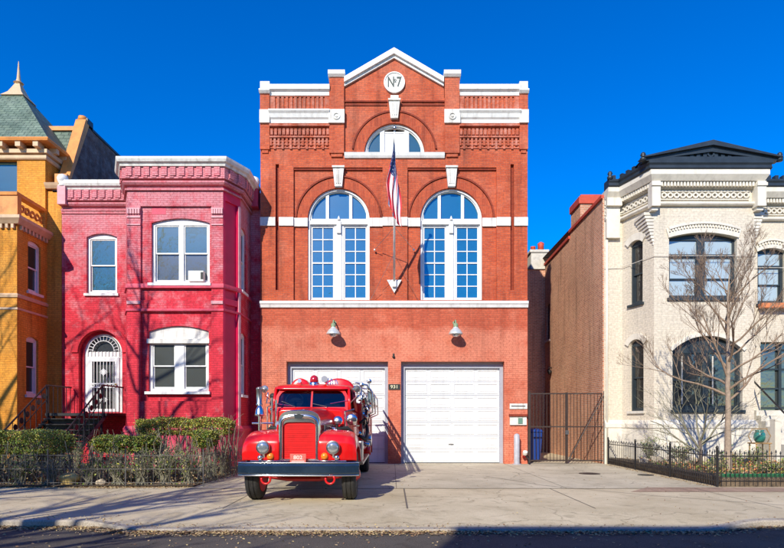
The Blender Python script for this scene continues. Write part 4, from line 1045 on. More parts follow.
for s in (-1,1):
    for k in range(5):
        c=pc+s*(.18+k*.22); fbox(mb,PF,c-.06,c+.06,pz0+.14,pz0+.20+max(0,.22-k*.05),-.05,.0)
prism(mb,PF,[circle(pc,pz0+.26,.12,14),circle(pc,pz0+.26,.07,12)],-.05,.02)
mb.build('pediment',M['dark_metal'],ch)
mb=MB(); v=[(px0,18.4,pz0+.1),(pc,18.4,pt-.05),(pc,21.5,pt-.05),(px0,21.5,pz0+.1),(px1,18.4,pz0+.1),(px1,21.5,pz0+.1)]; mb.add(v,[(0,1,2,3),(1,4,5,2)]); mb.build('pediment_roof',M['dark_metal'],ch)
for x in (px0-.02,px1+.02,CX0+.05):
    y=18.2 if x>8 else 19.6
    mb=MB(); lathe(mb,(x,y,ZW+.45),(0,0,1),[(.09,0),(.1,.1),(.05,.14),(.09,.2),(.06,.27),(.01,.3)],10); mb.build('roof_finial',M['dark_metal'],ch,smooth=True)
mb=MB(); v=[(p[0],p[1],ZW+.19) for p in [(CX0,20)]+cb+[(16.5,20),(16.5,34),(CX0,34)]]; mb.add(v,[tuple(range(len(v)))]); mb.build('roof',M['roof_flat'],ch)
# hood arches
mb=MB()
for F_,u0,u1,zs,ri,t in ((CB,cw[0],cw[1],cw[3],.17,.30),(CF,r1[0],r1[1],r1[3],.13,.28),(cs[1],A1[0],A1[1],A1[3],.14,.24),(cs[1],A2[0],A2[1],A2[3],.2,.2),(CB,cl[0],cl[1],cl[3],.5,.12)):
    prism(mb,F_,[segring(u0-.03,u1+.03,zs,ri,t)],.001,.06)
    if t>=.28:
        prism(mb,F_,[segring(u0-.03,u1+.03,zs+t-.05,ri+.02,.07)],.0605,.12)
        n=int((u1-u0)/.09); h=(u1-u0)/2; 
        for k in range(n):
            x=(k+.5)/n*2-1; z=zs+ri*(1-x*x)+t-.10; c=(u0+u1)/2+x*h*1.05; fbox(mb,F_,c-.025,c+.025,z-.03,z+.05,.0605,.10)
mb.build('window_hood',M['cream_trim'],ch)
dk=M['dark_frame']
dh_window(ch,CB,cw[0],cw[1],cw[2],cw[3]-.02,.17,2,fw=.07,mull=.26,pane='blind_glass',pane2='blind_glass',fm=dk,setb=.14,transom=uz(256,18.6),tph=.10,sillm=M['dark_frame'],meet=.45)
dh_window(ch,CB,cl[0],cl[1],cl[2],cl[3],.5,2,fw=.09,mull=.20,pane='dark_glass',pane2='dark_glass',fm=dk,sm=M['dark_frame'],setb=.14,transom=None,sillm=M['dark_frame'],meet=.5)
mb=MB()
for c in (9.72,10.75): fbox(mb,CB,c-.02,c+.02,cl[2]+.2,cl[3]-.15,-.19,-.165)
mb.build('curtain_edge',M['stone'],ch)
dh_window(ch,CB,cbm[0],cbm[1],cbm[2],cbm[3],.10,3,fw=.05,mull=.08,pane='teal_glass',pane2='shade_glass',fm=M['dark_frame'],setb=.14,sill=False,meet=.3)
dh_window(ch,cs[1],A1[0],A1[1],A1[2],A1[3],.14,1,fw=.06,pane='dark_glass',fm=dk,setb=.08,sillm=M['dark_frame'])
dh_window(ch,cs[1],A2[0],A2[1],A2[2],A2[3],.2,1,fw=.06,pane='dark_glass',fm=dk,setb=.08,sillm=M['stone'])
dh_window(ch,CF,r1[0],r1[1],r1[2],r1[3],.13,1,fw=.09,pane='blind_glass',pane2='blind_glass',fm=dk,setb=.12,transom=uz(267),tph=.08)
# porch opening at the right with dark door and steps
mb=MB(); fbox(mb,CF,r2[0],r2[1],r2[2],r2[3],-.5,-.3); p=mb.build('porch_door',M['shade_glass'],ch)
mb=MB(); 
for u in (r2[0]+.03,14.0,14.9): fbox(mb,CF,u-.05,u+.05,r2[2],r2[3],-.3,-.2)
for z in (2.0,2.7,3.4,4.1): fbox(mb,CF,r2[0],r2[1],z-.03,z+.03,-.3,-.22)
mb.build('door_frame',M['dark_frame'],p)
mb=MB(); fbox(mb,CF,ux(757),14.3,uz(304.5)-.16,uz(304.5)-.0,.08,.3); pl=mb.build('window_box',M['orange_pot'],ch,bevel=.01)
# side party wall
SW=fr2((7.54,34),(7.54,20.0)) # u = 34-y, outward = -x
def yy(y): return 34-y
mb=MB(); y0=20.02
outl=[(yy(27.6),0),(yy(20.02),0),(yy(20.02),9.5),(yy(23.7),9.5),(yy(23.7),9.25),(yy(27.6),9.15)]
def f_(u,z): return (u,z)
prism(mb,SW,[outl,archloop(yy(27.35),yy(26.75),uz(340,27),uz(305,27),.08)],-.35,0)
mb.build('side_wall',M['party_brick'],ch)
dh_window(ch,SW,yy(27.35),yy(26.75),uz(340,27),uz(305,27),.08,1,fw=.06,pane='dark_glass',fm=M['old_brick'],setb=.08,sillm=M['stone'])
mb=MB(); prism(mb,SW,[[(yy(20.02),9.501),(yy(20.02),9.62),(yy(23.75),9.62),(yy(23.75),9.501)]],-.4,.06,back=True); prism(mb,SW,[[(yy(23.75),9.26),(yy(27.6),9.16),(yy(27.6),9.28),(yy(23.75),9.38)]],-.4,.06,back=True); mb.build('side_coping',M['red_cap'],ch)
mb=MB(); box(mb,7.56,8.6,22.5,23.65,9.3,10.25); chn=mb.build('chimney',M['party_brick'],ch)
mb=MB(); box(mb,7.50,8.66,22.44,23.7,10.25,10.55); box(mb,7.6,8.5,22.55,23.6,10.55,10.66); mb.build('chimney_cap',M['red_cap'],chn,bevel=.02)
mb=MB(); box(mb,6.2,7.9,27.62,33.9,0,9.0); mb.build('rear_wing',M['party_brick'],ch)
mb=MB(); v=[(6.15,27.55,9.0),(7.95,27.55,9.0),(7.95,33.9,9.6),(6.15,33.9,9.6)]; mb.add(v,[(0,1,2,3)]); mb.build('rear_roof',M['dark_metal'],ch)
mb=MB(); box(mb,7.0,7.85,28.2,29.2,9.0,10.0); c2=mb.build('chimney',M['stone'],ch)
mb=MB(); box(mb,6.94,7.91,28.14,29.26,10.0,10.15); mb.build('chimney_cap',M['stone'],c2,bevel=.03)
mb=MB(); lathe(mb,(7.2,28.6,10.15),(0,0,1),[(.15,0),(.12,.22),(.14,.26)],12); lathe(mb,(7.6,28.6,10.15),(0,0,1),[(.16,0),(.15,.3),(.17,.42),(.06,.5)],12); mb.build('chimney_pot',M['red_cap'],c2,smooth=True)
mb=MB(); lathe(mb,(7.42,26.4,uz(372,26.5)),(-1,0,-.3),[(.05,-.1),(.12,0),(.13,.06),(.02,.08)],12); tube(mb,[(7.53,26.4,uz(368,26.5)),(7.4,26.4,uz(368,26.5)),(7.38,26.4,uz(371,26.5))],.03,6)
fl2=mb.build('flood_lamp',M['rubber'],None,smooth=True); tag(fl2,'small black floodlight on the brown brick side wall behind the gate','lamp')
mb=MB(); tube(mb,[(7.66,19.96,0),(7.66,19.96,9.3)],.045,8); mb.build('downpipe',M['cream_trim'],ch,smooth=True)

mb=MB(); z=uz(256,18.6)
tube(mb,[(CX0,19.97,z-.05)]+[(8.22-.03,19.96,z-.02),(8.68,18.55,z),(12.05,18.55,z),(12.5,19.95,z-.02),(16.4,19.96,z-.03)],.011,5)
o=mb.build('wall_cable',M['stone']); tag(o,'thin pale cable strung across the upper windows of the cream house','cable')
# ================================================================ FIRE ENGINE (local: x across, y back from bumper, z up)
TX,TY=-1.76,10.45
t=thing('fire_engine',(TX,TY,0),'vintage red fire engine with round fenders and dark bumper parked on the driveway','fire engine')
class TB(MB):
    shift=False
    def build(s,name,mats,parent=None,**k):
        if s.shift: s.v=[(x,y+.95,z) for x,y,z in s.v]
        else: s.v=[(x,y if y<3.95 else 3.95+(y-3.95)*1.33,z) for x,y,z in s.v]
        s.v=[(x+TX,y+TY,z) for x,y,z in s.v]; return MB.build(s,name,mats,parent,**k)
red=M['truck_red']; chm=M['chrome']
M['grille_red']=mat('grille_red_enamel',(.68,.006,.007),.4,noise=.2,nscale=5)
b=TB()
prof=[]
rings=[]
for i in range(25):
    x=-1.14+2.28*i/24; y=.10*(abs(x)/1.14)**4
    rings.append([(x,y+.09,.53),(x,y+.02,.53),(x,y+.0,.56),(x,y-.02,.58),(x,y-.02,.71),(x,y,.735),(x,y+.02,.765),(x,y+.09,.765)])
loft(b,rings); b.build('bumper',M['bchrome'],t,autosmooth=35)
b=TB()
for z in (.768,.528):
    tube(b,[(-1.14+2.28*i/24,.10*(abs(-1.14+2.28*i/24)/1.14)**4+.01,z) for i in range(25)],.014,6)
b.build('bumper_edge',chm,t,smooth=True)
# chassis
b=TB()
for s in (-1,1): box(b,s*.42-.05,s*.42+.05,.15,7.5,.55,.72)
box(b,-.9,.9,6.9,7.0,.5,.7)
tube(b,[(-.98,.72,.50),(-.6,.70,.44),(-.3,.70,.40),(.3,.70,.40),(.6,.70,.44),(.98,.72,.50)],.05,8)
for s in (-1,1):
    for k in range(4): box(b,s*.42-.035,s*.42+.035,.25+k*.05,1.2-k*.05,.50-k*.022,.518-k*.022)
tube(b,[(-.9,5.88,.5),(.9,5.88,.5)],.09,8); lathe(b,(0,5.88,.5),(0,1,0),[(.05,-.2),(.2,-.1),(.2,.1),(.05,.2)],12)
b.build('chassis',M['truck_dred'],t)
b=TB(); box(b,-.38,.38,.5,1.7,.48,.9); tube(b,[(-.75,.95,.45),(.75,.95,.45)],.018,6); box(b,-.9,.9,1.9,5,.66,.78); b.build('underbody',M['rubber'],t)
# tow hooks
for s in (-1,1):
    b=TB(); pts=[(s*.60+.085*math.cos(a),.03,.46+.085*math.sin(a)) for a in [R(-200+k*22) for k in range(12)]]
    tube(b,pts,.022,6); box(b,s*.60-.05,s*.60+.05,.02,.14,.50,.56); b.build('tow_hook',red,t,smooth=True)
# front fenders
def fender(s):
    b=TB(); rings=[]
    prof=[(.10,.80),(.085,.97),(.10,1.14),(.18,1.26),(.36,1.325),(.60,1.355),(.85,1.34),(1.10,1.25),(1.32,1.08),(1.52,.88),(1.75,.72),(1.95,.66)]
    # smooth profile
    P=[]
    for i in range(len(prof)-1):
        for k in range(3):
            q=k/3; P.append((prof[i][0]*(1-q)+prof[i+1][0]*q,prof[i][1]*(1-q)+prof[i+1][1]*q))
    P.append(prof[-1])
    xs=[.36,.45,.6,.75,.88,.97,1.035,1.07,1.085,1.09]
    dz=[.02,.03,.03,.02,.01,-.005,-.045,-.10,-.19,-.30]
    for (y,z) in P:
        k=max(0,min(1,(z-.66)/.65)); 
        rings.append([(s*x, y+ (.0 if y>.5 else (.10*((x-.7)/.4)**2 if x>.7 else 0)), max(z+d*k*k, .79 if y<.5 else .62 if y<1.6 else .55)) for x,d in zip(xs,dz)])
    if s<0: rings=[r[::-1] for r in rings]
    loft(b,rings,close=False,caps=False)
    o=b.build('front_fender',red,t,smooth=True); m=o.modifiers.new('Solidify','SOLIDIFY'); m.thickness=.02; m.offset=-1
    md=o.modifiers.new('Sub','SUBSURF'); md.levels=1; md.render_levels=1
    return o
for s in (-1,1):
    fo=fender(s)
    b=TB(); c=(s*.655,.06,1.055)
    lathe(b,c,(0,-1,0),[(.04,-.18),(.09,-.12),(.125,-.03),(.132,.03),(.125,.055),(.105,.06)],24); tube(b,[(s*.655,.1,.96),(s*.655,.12,.86)],.03,8)
    h=b.build('headlight',chm,t,smooth=True,autosmooth=50)
    b=TB(); lathe(b,c,(0,-1,0),[(.107,.055),(.09,.075),(.05,.09),(.005,.095)],24); b.build('lens',M['lens'],h,smooth=True)
    b=TB(); lathe(b,(s*.53 if s<0 else s*.49,.09,.885),(0,-1,0),[(.03,-.05),(.062,-.03),(.07,0),(.06,.03),(.03,.045),(.005,.05)],16); b.build('turn_signal',M['amber'],t,smooth=True)
    b=TB(); lathe(b,(s*.72,.085,.86),(0,-1,0),[(.03,-.05),(.05,-.03),(.055,0),(.04,.03),(.005,.035)],14); b.build('fog_lamp',chm,t,smooth=True)
# fillers between fender and grille
b=TB()
for s in (-1,1):
    box(b,min(s*.34,s*.5),max(s*.34,s*.5),.30,1.5,.70,1.12)
b.build('inner_panel',M['truck_dred'],t)
# radiator shell, arch shaped
SH=TB()
def shell(w,zb,zt,n=14,k=2.6):
    pts=[(w,zb)]
    for i in range(n+1):
        a=math.pi*i/n; x=math.cos(a); z=math.sin(a)
        pts.append((w*math.copysign(abs(x)**(2/k),x), zt-.22+.22*abs(z)**(2/k)))
    pts.append((-w,zb)); return pts
TF=Fr(0,.16)
outer=shell(.385,.80,1.745,k=3); inner=shell(.305,.83,1.53,k=6)
prism(SH,TF,[outer,inner],-.16,.0); tube(SH,[TF.P(u,z,.01) for u,z in shell(.345,.82,1.64,n=22,k=3.4)],.040,10); tube(SH,[TF.P(u,z,-.05) for u,z in shell(.35,.82,1.715,n=22,k=3.0)],.05,10)
o=SH.build('radiator_shell',chm,t,bevel=.015,autosmooth=40)
b=TB(); prism(b,TF,[shell(.307,.825,1.535,k=6)],-.10,-.035)
for i in range(18): fbox(b,TF,-.29,.29,.845+i*.036,.858+i*.036,-.036,-.026)
b.build('grille',M['grille_red'],t)
b=TB(); prism(b,TF,[[(-.07,1.60),(.07,1.60),(.09,1.66),(.0,1.685),(-.09,1.66)]],.045,.06); b.build('badge',M['dark_frame'],t)
b=TB(); box(b,-.15,.15,.03,.045,.775,.935); pl=b.build('licence_plate',M['plate_red'],t,bevel=.004)
b=TB(); text(b,'802',Fr(0,.03),0,.865,.10,0.0,.004,sx=1.15); fbox(b,Fr(0,.03),-.12,.12,.79,.805,.0,.003); b.build('lettering',M['cream_enamel'],pl)
b=TB(); tube(b,[(-.9,.06,.80),(-.16,.05,.80)],.012,5); tube(b,[(.16,.05,.80),(.9,.06,.80)],.012,5); b.build('front_rail',chm,t,smooth=True)
# bonnet
b=TB(); rings=[]
for k in range(9):
    q=k/8; y=.2+q*1.55; w=.36+.26*q**1.3; zt=1.72+.10*q; zb=1.18+.02*q; pts=[]
    for i in range(15):
        a=math.pi*i/14; x=math.cos(a); z=math.sin(a); pts.append((w*math.copysign(abs(x)**.55,x),y,zb+(zt-zb)*abs(z)**.6))
    rings.append(pts)
loft(b,rings,close=False,caps=False); hd=b.build('bonnet',red,t,smooth=True); m=hd.modifiers.new('S','SOLIDIFY'); m.thickness=.015
b=TB(); tube(b,[(0,.18,1.745),(0,1.7,1.83)],.012,6); b.build('bonnet_hinge',chm,hd,smooth=True)
b=TB()
for s in (-1,1):
    for i in range(10): box(b,s*(.44+.012*i)-.012,s*(.44+.012*i)+.012,.55+i*.1,.59+i*.1,1.28,1.48)
b.build('bonnet_louvre',chm,hd)
# cab
b=TB(); rings=[]
# lower cab body
for y,w,zt in ((1.62,.72,1.78),(1.70,.80,1.83),(1.9,.90,1.80),(2.2,.95,1.78),(2.95,.97,1.78)):
    rings.append([(-w,y,.80),(w,y,.80),(w+.01,y,1.3),(w-.03,y,zt-.05),(w-.10,y,zt),(0,y,zt+.02),(-w+.10,y,zt),(-w+.03,y,zt-.05),(-w-.01,y,1.3)])
loft(b,rings); cab=b.build('cab',red,t,bevel=.01,autosmooth=40)
# windscreen frame: slanted, two panes
def WF(u,z,w=0): # slanted plane
    q=(z-1.80)/.5; return (u*(1-.07*q),1.74+.22*q-w,z)
class FrW:
    def P(s,u,z,w=0): return WF(u,z,w)
b=TB()
fo=[(-.80,1.78),(.80,1.78),(.82,2.1),(.76,2.24),(.62,2.30),(-.62,2.30),(-.76,2.24),(-.82,2.1)]
ho=[(-.745,1.85),(-.02,1.85),(-.02,2.22),(-.60,2.22),(-.70,2.18),(-.755,2.08)]
ho2=[(.02,1.85),(.745,1.85),(.755,2.08),(.70,2.18),(.60,2.22),(.02,2.22)]
prism(b,FrW(),[fo,ho,ho2],-.05,0); wf=b.build('windscreen_frame',red,t,bevel=.008)
b=TB(); prism(b,FrW(),[[(-.76,1.84),(.76,1.84),(.77,2.1),(.62,2.24),(-.62,2.24),(-.77,2.1)]],-.04,-.03); b.build('windscreen',M['truck_glass'],wf)
b=TB(); 
for s in (-1,1): tube(b,[WF(s*.35,1.86,.03),WF(s*.66 if s<0 else .02,1.98 if s<0 else 1.93,.02)],.009,5); tube(b,[WF(s*.62-.2,1.93,.03),WF(s*.62+.2,2.0 if s>0 else 1.88,.03)],.007,4)
b.build('wiper',chm,wf)
# cab pillars, roof
b=TB()
for s in (-1,1):
    tube(b,[(s*.90,2.93,1.76),(s*.83,2.90,2.28)],.05,6); tube(b,[(s*.84,1.76,1.78),(s*.80,1.96,2.28)],.035,6); tube(b,[(s*.93,2.3,1.77),(s*.83,2.3,2.28)],.025,6)
b.build('cab_pillar',red,t,smooth=True)
b=TB(); rings=[]
for y,w,z in ((1.84,.60,2.27),(1.86,.76,2.29),(1.95,.83,2.34),(2.2,.87,2.38),(2.7,.87,2.38),(2.95,.84,2.35),(3.0,.78,2.31)):
    pts=[]
    for i in range(13):
        a=math.pi*i/12; x=math.cos(a); zz=math.sin(a); pts.append((w*math.copysign(abs(x)**.5,x),y,2.25+(z-2.25)*abs(zz)**.45))
    rings.append(pts)
loft(b,rings); b.build('cab_roof',red,t,smooth=True,autosmooth=60)
b=TB(); box(b,-.86,.86,2.93,2.98,1.75,2.28); b.build('rear_cab_panel',M['truck_dred'],t)
b=TB(); 
for s in (-1,1): box(b,min(s*.845,s*.86),max(s*.845,s*.86),2.0,2.88,1.82,2.24)
b.build('side_glass',M['truck_glass'],t)
b=TB(); 
for s in (-1,1):
    bevbox(b,s*.4-.2,s*.4+.2,2.3,2.7,1.5,2.05,.05,3)
lathe(b,(-.4,2.02,1.92),(0,-.8,.6),[(.17,0),(.185,.01),(.17,.02)],18)
b.build('seat_back',M['rubber'],t)
# beacon, siren, roof clutter
b=TB(); lathe(b,(.02,2.08,2.34),(0,0,1),[(.115,0),(.115,.05),(.10,.07)],18); bc=b.build('beacon',chm,t,smooth=True,autosmooth=40)
b=TB(); lathe(b,(.02,2.08,2.41),(0,0,1),[(.09,0),(.095,.05),(.085,.11),(.05,.15),(.005,.165)],18); b.build('dome',M['red_lens'],bc,smooth=True)
b=TB()
for s,x in ((-1,-.37),(1,.52)):
    rings=[]
    for yy_,r_ in ((0,.86),(.02,.95),(.06,1),(.26,1),(.30,.94),(.32,.86)):
        rings.append([(x+(.24+.13*(s>0))*r_*math.cos(math.pi*i/16),2.50+yy_,2.22+r_*.32*math.sin(math.pi*i/16)**.8) for i in range(17)])
    loft(b,rings,close=True)
b.build('hose_reel_cover',red,t,autosmooth=40)
b=TB(); # siren
lathe(b,(.27,2.02,2.46),(0,-1,.1),[(.03,-.2),(.05,-.1),(.04,0),(.065,.12),(.07,.13)],16); lathe(b,(-.28,2.0,2.42),(0,-1,.1),[(.02,-.2),(.02,.05),(.045,.12)],14)
for i in range(5): tube(b,[(.30+i*.06,2.25,2.36),(.31+i*.045+.02*(i%2),2.3,2.52-.01*i)],.012,6)
b.build('siren',chm,t,smooth=True,autosmooth=50)
# pump body
b=TB(); bevbox(b,-1.03,1.03,3.05,3.9,.72,1.98,.03,2); b.build('pump_body',red,t)
b=TB()
for s in (-1,1):
    fbox(b,fr2((s*1.031,3.05),(s*1.031,3.9)) if s>0 else fr2((s*1.031,3.9),(s*1.031,3.05)),.06,.79,.85,1.9,0,.02)
b.build('pump_panel',M['steel'],t)
b=TB()
for s in (-1,1):
    for (y,z,r) in ((3.25,1.7,.09),(3.5,1.75,.07),(3.7,1.7,.08),(3.3,1.4,.05),(3.6,1.4,.05)):
        lathe(b,(s*1.05,y,z),(s,0,0),[(r,0),(r,.04),(r*.85,.05)],16)
    lathe(b,(s*1.05,3.45,1.08),(s,0,0),[(.13,0),(.13,.12),(.15,.13),(.15,.20),(.05,.21)],18)
    for y in (3.2,3.72): lathe(b,(s*1.05,y,1.0),(s,0,-.3),[(.05,0),(.05,.1),(.065,.11),(.065,.16),(.02,.17)],12)
b.build('gauge',chm,t,smooth=True,autosmooth=40)
# rear body
b=TB(); bevbox(b,-1.06,1.06,3.92,7.6,.80,1.82,.03,2)
for s in (-1,1):
    box(b,min(s*.90,s*1.10),max(s*.90,s*1.10),4.0,7.6,1.82,1.88)
    x0=s*1.063
    f=fr2((x0,3.92),(x0,7.6)) if s>0 else fr2((x0,7.6),(x0,3.92))
    for k in range(4): 
        if k==2: continue
        prism(b,f,[rect(.12+k*.88,.90+k*.88,1.0,1.65),rect(.15+k*.88,.87+k*.88,1.03,1.62)],0,.015)
b.build('rear_body',red,t)
b=TB(); box(b,-1.08,1.08,7.5,7.75,.55,.62); box(b,-1.12,-.9,1.95,4.9,.58,.63); box(b,.9,1.12,1.95,4.9,.58,.63); b.build('running_board',M['steel'],t)
def rear_fender(s):
    b=TB(); b.shift=True; rings=[]
    for i in range(13):
        a=math.pi*i/12; rings.append([(s*x,5.6-.66*math.cos(a)*k,.55+.66*math.sin(a)*k) for x,k in ((.86,1),(1.08,1),(1.13,.97),(1.14,.90))])
    if s<0: rings=[r[::-1] for r in rings]
    loft(b,rings,close=False,caps=False); o=b.build('rear_fender',red,t,smooth=True); o.modifiers.new('S','SOLIDIFY').thickness=.02
for s in (-1,1): rear_fender(s)
b=TB() # hose bed with folded hose
for i in range(14): 
    x=-.72+i*.11; bevbox(b,x,x+.10,4.1,7.4,1.75,2.02+.05*math.sin(i*2.1),.03,2)
b.build('fire_hose',M['hose'],t,smooth=True)
b=TB()
for s in (-1,1):
    for z in (2.12,2.30):
        tube(b,[(s*1.02,3.1,z),(s*1.02,7.5,z)],.02,6)
    for y in (3.1,4.2,5.3,6.4,7.5): tube(b,[(s*1.02,y,1.8),(s*1.02,y,2.30)],.018,6)
tube(b,[(-1.02,3.1,2.30),(-.9,3.1,2.38),(.9,3.1,2.38),(1.02,3.1,2.30)],.022,6)
b.build('grab_rail',chm,t,smooth=True)
# ladder on the right side, hung on edge
b=TB()
for z in (1.98,2.36): bevbox(b,1.15,1.19,3.1,7.9,z-.035,z+.035,.008,1)
for i in range(16): tube(b,[(1.17,3.25+i*.3,1.98),(1.17,3.25+i*.3,2.36)],.016,6)
for z in (2.03,2.31): bevbox(b,1.22,1.25,3.3,7.6,z-.03,z+.03,.008,1)
b.build('side_ladder',M['steel'],t)
b=TB() # folding ladder rack bars arching up right
for y in (3.2,5.0,7.2):
    tube(b,[(.5,y,2.45),(.9,y,2.47),(1.15,y,2.42),(1.27,y,2.25),(1.29,y,1.75),(1.06,y,1.65)],.022,7)
tube(b,[(.55,3.2,2.45),(.55,7.2,2.45)],.02,6)
b.build('ladder_rack',chm,t,smooth=True)
b=TB()
for s in (-1,):
    for z in (1.98,2.15):
        tube(b,[(s*1.15,3.2,z),(s*1.15,7.7,z)],.075,12)
b.build('suction_hose',M['rubber'],t,smooth=True)
# mirrors and left-side fittings
for s in (-1,1):
    b=TB(); tube(b,[(s*.84,1.85,1.95),(s*1.0,1.75,2.1),(s*1.0,1.72,2.22)],.012,6); lathe(b,(s*1.0,1.70,2.24),(0,-1,0),[(.0,.0),(.075,0),(.08,.02),(.07,.03),(0,.035)],18); b.build('mirror',chm,t,smooth=True,autosmooth=40)
b=TB(); lathe(b,(-1.04,1.40,1.66),(0,0,1),[(.0,-.02),(.105,.0),(.10,.03),(.085,.12),(.05,.2),(.02,.23)],20); b.build('bell',chm,t,smooth=True)
b=TB(); tube(b,[(-1.04,1.4,1.2),(-1.04,1.4,1.68)],.03,8); tube(b,[(-1.2,1.4,1.5),(-.75,1.4,1.5)],.02,6); tube(b,[(-.72,1.55,1.3),(-.72,1.55,2.0)],.022,8); tube(b,[(-.82,1.6,1.3),(-.82,1.6,2.05)],.022,8); tube(b,[(-.92,1.6,1.3),(-.92,1.6,1.85),(-.80,1.65,1.9)],.018,8)
for s in (1,):
    tube(b,[(s*.75,1.55,1.3),(s*.75,1.55,1.75),(s*.95,1.6,1.8)],.02,8); lathe(b,(s*.62,1.35,1.55),(0,-1,.2),[(.03,-.1),(.09,-.04),(.10,.03),(.08,.05)],16); lathe(b,(s*.9,1.5,1.58),(0,-1,0),[(.03,-.1),(.11,-.04),(.12,.03),(.10,.05)],16)
lathe(b,(-.60,1.2,1.47),(0,-1,.1),[(.03,-.1),(.07,-.04),(.075,.03),(.06,.05)],16)
b.build('cowl_fittings',chm,t,smooth=True,autosmooth=50)
b=TB(); lathe(b,(-1.06,1.45,1.88),(0,0,1),[(.02,-.02),(.065,0),(.07,.03),(.058,.05),(.062,.32),(.07,.34),(.065,.37),(.02,.40)],16); b.build('extinguisher',M['steel'],t,smooth=True,autosmooth=40)
b=TB(); 
for s in (-1,1):
    tube(b,[(s*.5,1.3,1.25),(s*.6,1.4,1.38),(s*.8,1.45,1.40),(s*.9,1.5,1.3)],.05,8)
tube(b,[(1.0,2.9,1.5),(1.12,3.0,1.6),(1.16,3.1,1.9),(1.1,3.2,2.1)],.035,8); tube(b,[(1.0,2.6,1.2),(1.14,2.8,1.1),(1.17,3.1,1.3),(1.1,3.3,1.6)],.04,8)
b.build('side_hose',M['rubber'],t,smooth=True)
b=TB(); bevbox(b,.93,1.10,2.05,2.5,.64,1.1,.03,2); bevbox(b,-1.1,-.93,2.05,2.5,.64,1.1,.03,2); b.build('tool_box',M['steel'],t)
# striping
b=TB()
for s in (-1,1): 
    f=fr2((s*.985,2.0),(s*.985,2.9)) if s>0 else fr2((s*.985,2.9),(s*.985,2.0)); prism(b,f,[rect(.05,.85,1.42,1.45)],-.02,.004)
b.build('gold_stripe',M['gold_paint'],t)
# wheels
def wheel(x,y,dual=False):
    s=1 if x>0 else -1; r=.49
    b=TB(); b.shift=dual; w=.125
    ws=[0] if not dual else [0,-s*.30]
    for o_ in ws:
        lathe(b,(x+o_,y,r),(1,0,0),[(r-.16,-w),(r-.05,-w-.008),(r-.015,-w+.02),(r,-w+.045),(r,-.055),(r-.014,-.05),(r-.014,-.035),(r,-.03),(r,.03),(r-.014,.035),(r-.014,.05),(r,.055),(r,w-.045),(r-.015,w-.02),(r-.05,w+.008),(r-.16,w)],36)
    ty=b.build('wheel',M['tyre'],t,smooth=True,autosmooth=40)
    b=TB(); b.shift=dual; d=s*w; k=-1 if dual else 1
    lathe(b,(x,y,r),(s,0,0),[(r-.15,-w-.01),(r-.155,w-.01),(r-.19,w-.03),(r-.22,w-.07),(.16,w-.03 if not dual else w-.10),(.10,w+.03 if not dual else w-.05),(.07,w+.07 if not dual else w-.02),(.005,w+.08 if not dual else w)],28)
    for i in range(6):
        a=i*math.pi/3; lathe(b,(x,y+.13*math.cos(a),r+.13*math.sin(a)),(s,0,0),[(.018,w-.04),(.018,w+.01)],6)
    b.build('rim',red,ty,autosmooth=40)
for x in (-.93,.93): wheel(x,.70)
for x in (-.92,.92): wheel(x,5.6,True)

# engine and pump clutter
r=random.Random(77)
for mt_,nm,cnt in ((chm,'pump_fittings',26),(red,'valve_pipe',12),(M['rubber'],'cable_loop',8)):
    b=TB()
    for i in range(cnt):
        s=1 if i%3 else -1
        x=s*r.uniform(.98,1.22); y=r.uniform(2.9,3.9); z=r.uniform(1.15,2.25)
        if nm=='pump_fittings' and i%2: lathe(b,(x,y,z),(s*.3,-1,r.uniform(-.3,.3)),[(.02,-.06),(.045,-.02),(.05,.02),(.02,.03)],10)
        tube(b,[(x,y,z),(x+s*r.uniform(-.03,.06),y+r.uniform(-.1,.1),z+r.uniform(-.3,.3)),(x-s*r.uniform(0,.14),y+r.uniform(-.1,.1),z+r.uniform(-.3,.3))],r.uniform(.012,.026),6)
    for i in range(6 if nm!='cable_loop' else 3):
        s=1 if i%2 else -1; x=s*r.uniform(.46,.60); y=r.uniform(.7,1.5)
        tube(b,[(x,y,1.2),(x+.03,y+.05,1.36+r.uniform(0,.12)),(x-s*.10,y+.1,1.42)],.018,6)
    b.build(nm,mt_,t,smooth=True)
b=TB()
for x,y,z in ((1.02,3.2,2.42),(1.20,3.35,2.52)): lathe(b,(x,y,z),(0,-1,0),[(.02,-.10),(.05,-.05),(.06,.02),(.05,.03)],14); tube(b,[(x,y+.02,z-.05),(x,y+.02,z-.25)],.015,6)
b.build('spotlight',chm,t,smooth=True,autosmooth=50)

b=TB(); tube(b,[(-.40+.19*math.cos(a),1.98+.10*math.sin(a)*.3,2.0+.17*math.sin(a)) for a in [i*math.pi/10 for i in range(21)]],.014,6); tube(b,[(-.4,1.98,2.0),(-.4,1.8,1.8)],.02,6); tube(b,[(-.58,1.98,2.0),(-.22,1.98,2.0)],.01,5)
b.build('steering_wheel',M['rubber'],t,smooth=True)
# ================================================================ GROUND
def sheet(name,pts,z,m,kind='structure'):
    mb=MB(); mb.add([(x,y,z) for x,y in pts],[tuple(range(len(pts)))],[[(x,y) for x,y in pts]]); o=mb.build(name,m); o['kind']=kind; return o
sheet('ground',[(-300,-300),(300,-300),(300,300),(-300,300)],-.125,M['ground'])
KY=8.75
sheet('street',[(-80,-.8),(80,-.8),(80,8.9),(-80,8.9)],-.10,M['asphalt'])
